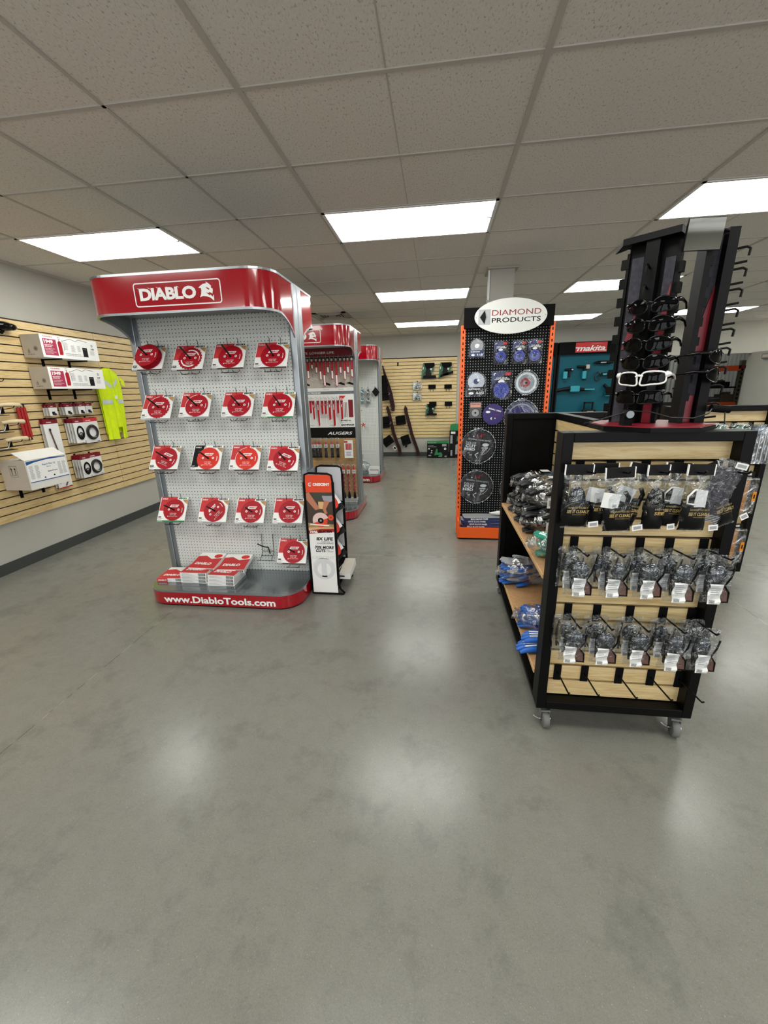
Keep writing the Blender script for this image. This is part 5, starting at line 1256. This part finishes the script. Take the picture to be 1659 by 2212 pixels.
# packs of safety glasses
def pack_b(x, y, z, label, seed, w_=.105, h_=.185, ry=0., rz=0.):
    rn_ = random.Random(seed)
    t = thing('safety_glasses_pack', label, 'safety glasses', (x, y, z), R(rz), 'bagged safety glasses on the cart front')
    k = h_/.185; q = 1 if seed % 3 else -1; j = lambda a: rn_.uniform(-a, a)
    MB().ball((.004+j(.008), 0, -.080*k), .034+j(.006), .017, .045*k, 14, 10).build('upper_lens', 'lensb', t)
    MB().prism([(.0, -.115*k), (.022, -.11*k), (.040, -.135*k), (.044, -.172*k), (.005, -.172*k)], -.014, -.010).build('lower_lens', 'lensbr' if seed % 4 else 'lens', t)
    MB().tube([(-.030, -.004, -.035*k), (-.036, .0, -.08*k), (-.030, -.004, -.13*k), (-.012, -.012, -.165*k), (.006, -.014, -.174*k), (.045, -.014, -.174*k), (.042, -.015, -.135*k), (.022, -.018, -.108*k), (.036+j(.004), -.018, -.075*k), (.046, -.012, -.040*k)], .0034, 6).build('frame', 'black', t)
    MB().tube([(-.022, .008, -.03*k), (-.028, .012, -.10*k), (-.024, .008, -.165*k)], .0045, 6).build('temple', 'black', t)
    a = -.030+j(.006); lw = .030+.014*(seed % 2)
    m_ = MB(); n = 7; zs = [-.100*k-(.080*k)*i/n for i in range(n+1)]
    m_.add([p for i, zz in enumerate(zs) for p in ((a+.003*math.sin(i*1.3), -.021-.003*math.sin(i*2), zz), (a+lw+.003*math.sin(i*1.3), -.022-.003*math.cos(i*2), zz))], [(2*i+2, 2*i+3, 2*i+1, 2*i) for i in range(n)], 0)
    for i in range(5): m_.rect(a+.004, a+lw*rn_.uniform(.6, .9), zs[0]-.010-.008*i, zs[0]-.0075-.008*i, -.0262, 1)
    for i in range(8): m_.rect(a+.005+i*.0026, a+.0063+i*.0026, zs[-1]+.004, zs[-1]+.018, -.0262, 2)
    m_.build('label_card', ['paper', 'greyink', 'ink'], t)
    MB().pillow(-w_/2, w_/2, -h_, .006, 0, .026, 8, 12, 0, .45, seed).build('bag', 'film', t)
    MB().tube([(-.012, .0, -.002), (0, -.003, .004), (.014, 0, -.002)], .0022, 5).build('hang_loop', 'film2', t)
    return t
sd = 11
for r_, z in ((1, .905), (2, .600)):
    for c_, x in enumerate(HX[r_]):
        sd += 1
        pack_b(x-.022, YS-.055, z, 'bagged safety glasses, %s row of the cart front, hook %s from left, rear bag' % (rn[r_], ORD[c_]), sd, ry=0, rz=8, h_=.17)
        sd += 1
        pack_b(x-.006+(.004 if c_ % 2 else 0), YS-.120, z+.002, 'bagged safety glasses, %s row of the cart front, hook %s from left, front bag' % (rn[r_], ORD[c_]), sd, rz=-4+3*(c_ % 3), h_=.178+.012*(c_ in (3, 4)))
def pack_a(x, y, z, label, style, w_=.098, h_=.235, ang=0., rz=0.):
    t = thing('safety_glasses_pouch', label, 'safety glasses', (x, y, z), R(rz), 'pouches with black bottoms on the cart front')
    t.rotation_euler[1] = R(ang)
    m_ = MB().box(-w_/2, w_/2, -.003, .003, -.032, .006, 0).box(-w_/2-.002, -w_/2+.0015, -.0035, .0035, -.034, .006, 1).box(w_/2-.0015, w_/2+.002, -.0035, .0035, -.034, .006, 1); m_.build('header_card', ['ink', 'white'], t)
    m_ = MB().pillow(-w_*.49, w_*.49, -h_, -h_*.56, 0, .030, 8, 8, 0, .12, int(x*999)); m_.build('lower_wrap', 'ink', t)
    m_ = MB(); f = -.0345; zc = -h_*.60
    if style != 'side':
        m_.text('HOWEVER YOU SEE IT', -w_*.36, w_*.36, zc-.012, zc-.006, f, 0, .0); m_.text('SEE IT CLEARLY', -w_*.40, w_*.40, zc-.030, zc-.018, f, 0, .02, .15); m_.text('www.safety.com', -w_*.2, w_*.28, zc-.038, zc-.034, f, 0, 0)
    else: m_.text('HOW', -.01, w_*.3, zc-.012, zc-.006, f, 0, 0); m_.text('SEE', -.012, w_*.32, zc-.030, zc-.018, f, 0, .02, .15)
    m_.build('lettering', 'gold', t)
    if style in ('arch', 'side'):
        MB().ball((0, 0, -h_*.50), .030 if style == 'arch' else .020, .012, .045, 14, 10).build('lens', 'lensb' if style == 'arch' else 'lens', t)
        MB().tube([(-.030, -.004, -h_*.6), (-.024, -.006, -h_*.42), (0, -.008, -h_*.33), (.022, -.006, -h_*.40), (.030, -.004, -h_*.58)], .004, 6).build('frame', 'black', t)
    if style == 'card': MB().box(-.040, .020, -.014, -.012, -h_*.62, -h_*.38, 0).box(.0, .012, -.0145, -.014, -h_*.6, -h_*.55, 1).build('insert_card', ['paper', 'greyink'], t, rot=(0, R(10), 0)); MB().tube([(.03, 0, -h_*.6), (.034, -.004, -h_*.45), (.020, -.006, -h_*.36)], .008, 8).build('frame', 'ink', t)
    if style == 'white':
        MB().box(-.010, .026, -.016, -.010, -h_*.62, -h_*.36).build('insert_card', 'paper', t)
        MB().tube([(.01, -.012, -h_*.36), (-.015, -.014, -h_*.35), (-.034, -.014, -h_*.45), (-.034, -.014, -h_*.56), (-.005, -.014, -h_*.58)], .0035, 6).build('frame', 'whiteplastic', t); MB().ball((-.016, -.008, -h_*.47), .020, .006, .022).build('lens', 'lens', t)
    MB().rect(w_*.12, w_*.48, -h_+.004, -h_+.026, -.0318, 0).rect(w_*.17, w_*.43, -h_+.009, -h_+.020, -.0322, 1).build('price_sticker', ['paper', 'greyink'], t, rot=(0, R(-8), 0))
    MB().pillow(-w_/2, w_/2, -h_-.006, -.028, 0, .024, 8, 12, 0, .4, int(x*777)).build('bag', 'film2', t)
    return t
pack_a(.523, YS-.09, 1.238, 'pouch with black printed bottom, nearest the left post in the top row', 'arch')
pack_a(.625, YS-.06, 1.238, 'pouch in the top row, second hook, mostly behind another pouch', 'card', .09)
pack_a(.655, YS-.115, 1.232, 'pouch with a tilted white insert, second hook of the top row', 'card', ang=-3)
pack_a(.745, YS-.07, 1.238, 'pouch turned aside, third hook of the top row, rear one', 'card', .075, ang=9)
pack_a(.785, YS-.11, 1.240, 'narrow twisted pouch with dark lens, third hook of the top row, front one', 'side', .07, ang=-1)
pack_a(.872, YS-.07, 1.240, 'pouch with zebra-striped frame, fourth hook of the top row, rear one', 'white', .085, ang=3)
pack_a(.955, YS-.085, 1.236, 'pouch swung to the right behind the white-framed one', 'arch', .07, ang=-24)
pack_a(.915, YS-.125, 1.244, 'pouch with white-framed glasses, fourth hook of the top row, front one', 'white', .085)
t = thing('grey_pouch', 'dark grey zip pouch in clear film on the last hook of the top row', 'pouch', (1.022, YS-.11, 1.262), R(0)); t.rotation_euler[1] = R(14)
MB().pillow(-.042, .042, -.205, -.03, 0, .013, 8, 12, 0, .2, 5).build('pouch', 'purplegrey', t); MB().pillow(-.047, .047, -.225, .0, 0, .018, 8, 14, 0, .5, 6).build('bag', 'film', t)
m_ = MB()
for k in range(5): m_.rect(-.044, .040, -.205-.006*k, -.202-.006*k, -.006, 0)
m_.build('zip_seal', 'greyink', t); MB().rect(.0, .040, -.025, -.004, -.019, 0).rect(.005, .035, -.02, -.009, -.0195, 1).build('price_sticker', ['paper', 'greyink'], t)

# gloves on the side shelves
def glove_mb(m_, c=0, k=1, T=None, curl=.01):
    if T is not None: m_.T = T
    m_.ball((0, 0, 0), .055, .043, .014, 14, 8, c)
    for i, (y, L) in enumerate(((-.030, .070), (-.010, .082), (.011, .078), (.031, .062))):
        m_.tube([(-.03, y*.9, 0), (-.06, y, .003), (-.06-L*.55, y*1.08, -.001), (-.055-L*.95, y*1.12, -curl)], [.0125, .0125, .0115, .008], 8, c)
    m_.tube([(.02, -.03, 0), (-.005, -.055, .002), (-.04, -.066, -.002), (-.055, -.066, -.006)], [.014, .0135, .012, .008], 8, c)
    m_.tube([(.03, 0, 0), (.06, 0, 0), (.11, 0, .002), (.125, 0, .002)], [.03, .033, .036, .034], 12, k)
    m_.T = Matrix(); return m_
def glove_bundle(x, y, z, label, cols, n, rz, sc=1., rr=.055, lab=True, ln=.13, mixed=False):
    t = thing('glove_bundle', label, 'gloves', (x, y, z), R(rz), 'bagged work gloves on the cart shelves'); rn_ = random.Random(int(x*100+y*1000))
    for i in range(n):
        g = MB(); S = Matrix.Diagonal((sc, sc, .9, 1))
        T = Matrix.Translation((rn_.uniform(-.01, .01), rn_.uniform(-.012, .012), .02+i*(2*rr-.035)/max(1, n-1))) @ Matrix.Rotation(rn_.uniform(-.12, .12), 4, 'Z') @ Matrix.Rotation(math.pi*(i % 2), 4, 'X') @ S
        glove_mb(g, 0, 1, T).build('glove', cols[::-1] if mixed and i % 2 else cols, t)
    m_ = MB().ball((0, 0, rr+.004), ln+.012, .088*sc, rr+.014, 22, 14, 0, .09, rn_); m_.tube([(-ln+.02, 0, rr), (-ln-.025, .0, rr+.01)], [.02, .035], 8); m_.build('bag', 'bagfilm', t)
    if lab: MB().box(-.05, .0, -.099*sc, -.097*sc, rr-.028, rr+.028, 0).rect(-.042, -.008, rr-.015, rr+.015, -.0995*sc, 1).box(.02, .07, -.04, .02, rr*2+.020, rr*2+.021, 0).build('price_sticker', ['paper', 'greyink'], t)
bc = ['blackglove', 'navyglove']
for k, y in enumerate((2.68, 2.46, 2.24)): glove_bundle(.625, y, .742, 'black gloves in clear film on the upper cart shelf, lower layer, %s from the back' % ORD[k], bc, 5, 2*k-3, 1.15, .064)
for k, y in enumerate((2.66, 2.46, 2.28)): glove_bundle(.635, y, .868, 'black gloves in clear film on the upper cart shelf, top layer, %s from the back' % ORD[k], bc, 5, 3-2*k, 1.15, .062)
glove_bundle(.60, 1.87, .742, 'green-coated gloves in clear film on the upper cart shelf behind the post', ['tealglove', 'blackglove'], 4, -14, 1., .06, False, .15)
glove_bundle(.60, 2.60, .258, 'pile of blue and grey gloves in film on the lower cart shelf', ['blueglove', 'greyglove'], 6, 8, 1.25, .082, False, .165, mixed=True)
glove_bundle(.575, 2.02, .258, 'blue gloves in a clear bag with a twisted top on the lower cart shelf', ['blueglove', 'blueglove'], 4, -20, .95, .06, False)
t = thing('work_glove', 'single blue glove with white stripes, fingers poking over the lower shelf edge', 'glove', (.545, 1.84, .278), R(4), None)
glove_mb(MB(), 0, 1, Matrix.Diagonal((1.05, 1.05, 1.1, 1))).build('glove', ['blueglove', 'greyglove'], t)
m_ = MB()
for y in (-.016, .004, .022): m_.tube([(-.10, y*1.1, .012), (-.05, y, .0165), (.02, y*.6, .0165)], .004, 6)
m_.build('white_stripe', 'white', t)
t = dup(t, (.575, 1.86, .312), R(-6), 'second blue glove lying on the single glove at the lower shelf edge')

# ------------------------------------------------------------------ sunglasses tower
TX, TY, TZ = .835, 1.775, CZ1
t = thing('sunglasses_tower', 'tall black two-column sunglasses tower with red accents on the cart top', 'display stand', (TX, TY, TZ))
oc = [(.215*math.cos(R(22.5+45*k)), .215*math.sin(R(22.5+45*k))) for k in range(8)]
MB().prismz(oc, 0, .016, 0, 1).prismz([(a*.97, b*.97) for a, b in oc], .016, .0185, 1).build('base_plate', ['black', 'darkred'], t)
fab = 'purplegrey'
LT = Matrix.Translation((-.068, .015, 0)) @ Matrix.Rotation(R(-42), 4, 'Z')
m_ = MB(); m_.T = LT
m_.box(-.085, .085, .020, .034, .018, .66, 0).box(-.018, .026, -.020, .020, .018, .665, 0).box(-.072, -.032, .016, .020, .018, .62, 1).box(.040, .072, .016, .020, .018, .60, 1)
m_.prism([(.042, .20), (.070, .20), (.070, .52), (.055, .44)], .012, .0155, 2).box(.040, .070, .010, .016, .02, .12, 2).prism([(-.070, .30), (-.034, .30), (-.034, .44)], .012, .0155, 2)
m_.build('left_column', ['black', fab, 'darkred'], t)
m_ = MB(); m_.T = LT
for k in range(9): z = .06+.066*k; m_.box(-.108, -.080, .010, .022, z, z+.034)
m_.box(-.09, -.08, .012, .024, .03, .64); m_.build('left_fin', 'black', t)
m_ = MB(); m_.T = LT
for k in range(9): z = .08+.066*k; m_.box(.080, .102, .0, .024, z, z+.034)
m_.box(.080, .09, .0, .030, .03, .64); m_.build('inner_fin', 'black', t)
m_ = MB(); m_.T = LT
m_.box(-.095, .09, -.030, .04, .66, .682).add([(-.095, -.03, .66), (-.095, .03, .66), (-.13, .0, .645), (-.095, -.03, .68), (-.095, .03, .68), (-.13, .0, .655)], [(0, 2, 5, 3), (2, 1, 4, 5), (3, 5, 4), (2, 0, 1)])
m_.T = Matrix()
m_.tube([(.0, .00, .672), (.05, .05, .685), (.12, .03, .678), (.17, .01, .672)], .010, 6)
m_.build('top_cap', 'black', t)
# right column
m_ = MB().box(.080, .100, -.045, .015, .018, .665, 0).box(.100, .162, .0, .018, .018, .66, 1).box(.150, .184, -.03, .030, .018, .675, 0)
m_.prism([(.104, .28), (.150, .28), (.150, .50), (.135, .44)], -.004, -.001, 2).box(.108, .145, -.006, -.001, .02, .12, 2)
m_.build('right_column', ['black', fab, 'darkred'], t)
m_ = MB()
for k in range(8): z = .10+.066*k; m_.box(.096, .122, -.02, -.002, z, z+.03)
m_.build('inner_fin', 'black', t)
for k in range(9):
    z = .065+.066*k
    MB().tube([(.180, .01, z+.02), (.232, .0, z+.026), (.243, -.002, z+.020), (.241, -.002, z-.002)], .0042, 6).build('peg', 'black', t)
    MB().tube([(.180, -.01, z-.030), (.228, -.02, z-.024)], .0042, 6).build('peg', 'black', t)
for k in range(8):
    z = .10+.067*k
    q_ = MB(); q_.T = LT; q_.tube([(.004, -.02, z), (.004, -.045, z+.008), (.004, -.052, z), (.004, -.048, z-.026)], .0040, 6).build('peg', 'black', t)
t = thing('tower_mirror', 'small square mirror at the top between the two sunglasses columns', 'mirror', (.884, 1.70, 2.0), R(3), None, rx=R(5))
MB().box(-.058, .058, .0, .003, -.046, .046).build('glass', mat('mirror_glass', '#d8dcdc', .04, metal=1), t)
MB().box(-.060, .060, .003, .008, -.048, .048).build('backing', 'black', t); MB().tube([(-.02, .006, .0), (.0, .05, -.0), (.0, .10, .02)], .004, 6).build('clip', 'black', t)
t = thing('cable_lock', 'black key lock with silver face and thin security cable around the sunglasses tower', 'lock', (.72, 1.68, TZ+.018))
MB().tube([(-.012, -.03, .042), (-.012, .02, .042)], .016, 16, 0).box(-.026, .004, -.02, .02, 0, .035).build('body', 'blackm', t, bevel=.0)
MB().tube([(-.012, -.034, .042), (-.012, -.0295, .042)], .0135, 18).build('key_face', 'greymetal', t)
MB().tube([(-.02, -.01, .055), (.05, -.04, .052), (.12, -.05, .030), (.20, -.04, .026), (.26, -.02, .040), (.30, .03, .056)], .0022, 6).tube([(-.02, -.01, .05), (-.08, .0, .03), (-.14, .06, .004)], .0022, 6).build('cable', 'darksteel', t)
MB().tube([(.30, .04, .056), (.365, .04, .050)], .014, 14).build('cylinder', 'blackm', t)
MB().tube([(.345, .03, .042), (.35, .03, .01), (.34, .01, .001)], .0022, 6).build('cable_tail', 'darksteel', t)
def sunglasses(x, y, z, rz, label, style='wrap', fm='glossblack', lm='lens', ry=0.):
    t = thing('sunglasses', label, 'sunglasses', (x, y, z), R(rz), 'sunglasses on the tower')
    K = 5.2
    P = 2.0 if style == 'wrap' else 4.0; hz = .0245 if style == 'wrap' else .023; hw = .036
    for sx in (-1, 1):
        c = sx*.043; out = []
        for k in range(28):
            a = 2*math.pi*k/28; ca, sa = math.cos(a), math.sin(a)
            u = (abs(ca)**(2/P))*(1 if ca > 0 else -1); v = (abs(sa)**(2/P))*(1 if sa > 0 else -1)
            xx = c+u*hw; zz = v*hz*(1-.18*sx*u*(1 if style == 'wrap' else .6)) - .002*abs(u)+(.002*sx*u)
            if v < 0: xx -= sx*.006*(-v)*(1 if u*sx < 0 else -.2)
            out.append((xx, K*xx*xx, zz))
        cen = (c, K*c*c-.003, 0)
        vs = [cen]+[((cen[0]+p[0])/2, K*((cen[0]+p[0])/2)**2-.002, p[2]/2) for p in out]+out; n = len(out)
        m_ = MB().add(vs, [(0, 1+(i+1) % n, 1+i) for i in range(n)]+[(1+i, 1+(i+1) % n, 1+n+(i+1) % n, 1+n+i) for i in range(n)], 0, True)
        m_.add([(a, b+.002, d) for a, b, d in vs], [(0, 1+i, 1+(i+1) % n) for i in range(n)]+[(1+i, 1+n+i, 1+n+(i+1) % n, 1+(i+1) % n) for i in range(n)], 0, True)
        m_.build('lens', lm, t)
        MB().tube(out+[out[0], out[1]], .0034 if fm != 'glossblack' else .0026, 6, cap=False).build('rim', fm, t)
        e = sx*.080; ye = K*e*e
        MB().tube([(sx*.074, K*.074**2, .010), (e, ye, .012), (e+sx*.003, ye+.03, .012), (e+sx*.001, ye+.08, .008), (e-sx*.004, ye+.115, -.006)], [.006, .008 if fm != 'whiteplastic' else .012, .0055, .004, .0035], 8).build('temple', fm, t)
    MB().tube([(-.012, .001, .006), (0, -.002, .010), (.012, .001, .006)], .0042, 8).build('bridge', fm, t)
    return t
for k, (z, st, fm, lab) in enumerate(((1.790, 'wrap', 'glossblack', 'black wraparound sunglasses, topmost on the left column'), (1.728, 'wrap', 'glossblack', 'black wraparound sunglasses with blue glint, second from top on the left column'),
        (1.662, 'wrap', 'glossblack', 'black wraparound sunglasses, third from top on the left column'), (1.600, 'wrap', 'glossblack', 'thin black sunglasses just above the white-framed pair'),
        (1.543, 'rect', 'whiteplastic', 'white-framed sunglasses with dark lenses on the tower'), (1.476, 'rect', 'glossblack', 'squarish black sunglasses just below the white-framed pair'))):
    sunglasses(.742, 1.700, z, -43+(2, -1, 1, 0, 1, 2)[k], lab, st, fm)
sunglasses(1.035, 1.745, 1.612, 58, 'black sunglasses seen side-on, upper pair on the outer pegs of the right column')
sunglasses(1.037, 1.745, 1.548, 58, 'black sunglasses seen side-on, lower pair on the outer pegs of the right column')

# ------------------------------------------------------------------ second cart behind on the right
t = thing('slatwall_cart', 'black-framed slatwall cart farther back with green packs and amber parts cases', 'display cart', (1.98, 3.6, 0))
Q0, Q1, QY = 1.64, 2.335, 3.20
old = MB.build
def b2(self, name, mats, parent=None, **k):
    if parent is t_c2: self.v = [(a-1.98, b-3.6, c) for a, b, c in self.v]
    return _build(self, name, mats, parent, **k)
t_c2 = t; MB.build = b2
cart_front(t, Q0, Q1, QY, .115, 1.365, .038, .0772, 1.250)
for x in (Q0, Q1-.038): MB().box(x, x+.038, 4.0, 4.085, .115, 1.365).build('end_post', 'black', t)
MB().box(Q0+.038, Q1-.038, 4.02, 4.035, .115, 1.365).build('end_panel', 'black', t)
MB().box(1.97, 1.985, QY+.086, 4.0, .115, 1.34).build('spine_backing', 'groove', t)
MB().box(Q0, Q1, QY+.086, 4.0, .115, .135).build('base_frame', 'black', t)
wheels(t, [(Q0+.05, QY+.04, 5), (Q1-.05, QY+.04, -5), (Q0+.05, 4.04, 0), (Q1-.05, 4.04, 0)], .117)
MB.build = _build
QS = QY+.052
for k, x in enumerate((1.72, 1.90, 2.02, 2.10, 2.21)):
    hook('slat_hook', 'black hook at the top of the rear cart, %s from its left post' % ORD[k], (x, QS, 1.25), 0, L=.17, plate=.075)
for k, x in enumerate((1.76, 1.91, 2.05, )):
    t = thing('green_pack', 'clear pack with green card on the rear cart, %s from its left post' % ORD[k], 'pack', (x+.03, QS-.10, 1.255), R(0), 'green packs on the rear cart')
    MB().box(-.05, .05, -.002, .002, -.16, -.02, 0).rect(-.045, .035, -.075, -.048, -.0026, 1).build('card', ['greenb', 'green'], t)
    MB().box(.01, .055, -.012, -.010, -.09, -.06).build('price_sticker', 'paper', t); MB().box(-.062, .062, -.010, .010, -.17, -.005).build('shell', 'blister', t)
for k in range(4):
    t = thing('drill_bit_pack', 'long clear pack of grey bits on the rear cart, %s from the slats' % ORD[k], 'pack', (2.225, QS-.045-.03*k, 1.235), 0, 'long bit packs on the rear cart')
    for q in (-.03, .0, .03): MB().tube([(q, 0, -.06), (q, 0, -.24)], .008, 8).build('bit', 'steel', t)
    MB().box(-.052, .052, -.003, .003, -.265, 0).build('shell', 'blister', t)
for k, z in enumerate((.845, .46)):
    t = thing('parts_case', 'amber compartment case in clear plastic, '+('upper one beside the rear cart post', 'lower one beside the rear cart post')[k], 'case', (2.165, QS-.08, z-.24), 0, 'amber parts cases on the rear cart')
    m_ = MB().box(-.10, .06, -.02, .03, 0, .24, 0)
    for i in range(2):
        for j_ in range(3): m_.box(-.095+.078*i, -.095+.078*i+.07, -.024, -.018, .008+.078*j_, .008+.078*j_+.07, 0)
    m_.build('tray', 'amber', t, bevel=.003)
    MB().box(-.11, .12, -.03, .04, -.01, .26).build('lid', 'blister', t, bevel=.012)
    MB().box(.085, .108, -.034, -.03, .09, .16, 0).rect(.092, .101, .11, .14, -.0345, 1).build('latch_label', [mat('label_orange', '#e08a1c', .4), 'ink'], t)
    MB().box(-.08, .07, -.032, -.028, .27, .305, 0).text('PARTS CASE', -.06, .05, .28, .295, -.0326, 1, .04).build('header_card', ['ink', 'paper'], t)
hook('slat_hook', 'hook of the upper amber parts case', (2.165, QS, .94), 0, L=.10, plate=.03); hook('slat_hook', 'hook of the lower amber parts case', (2.165, QS, .555), 0, L=.10, plate=.03)
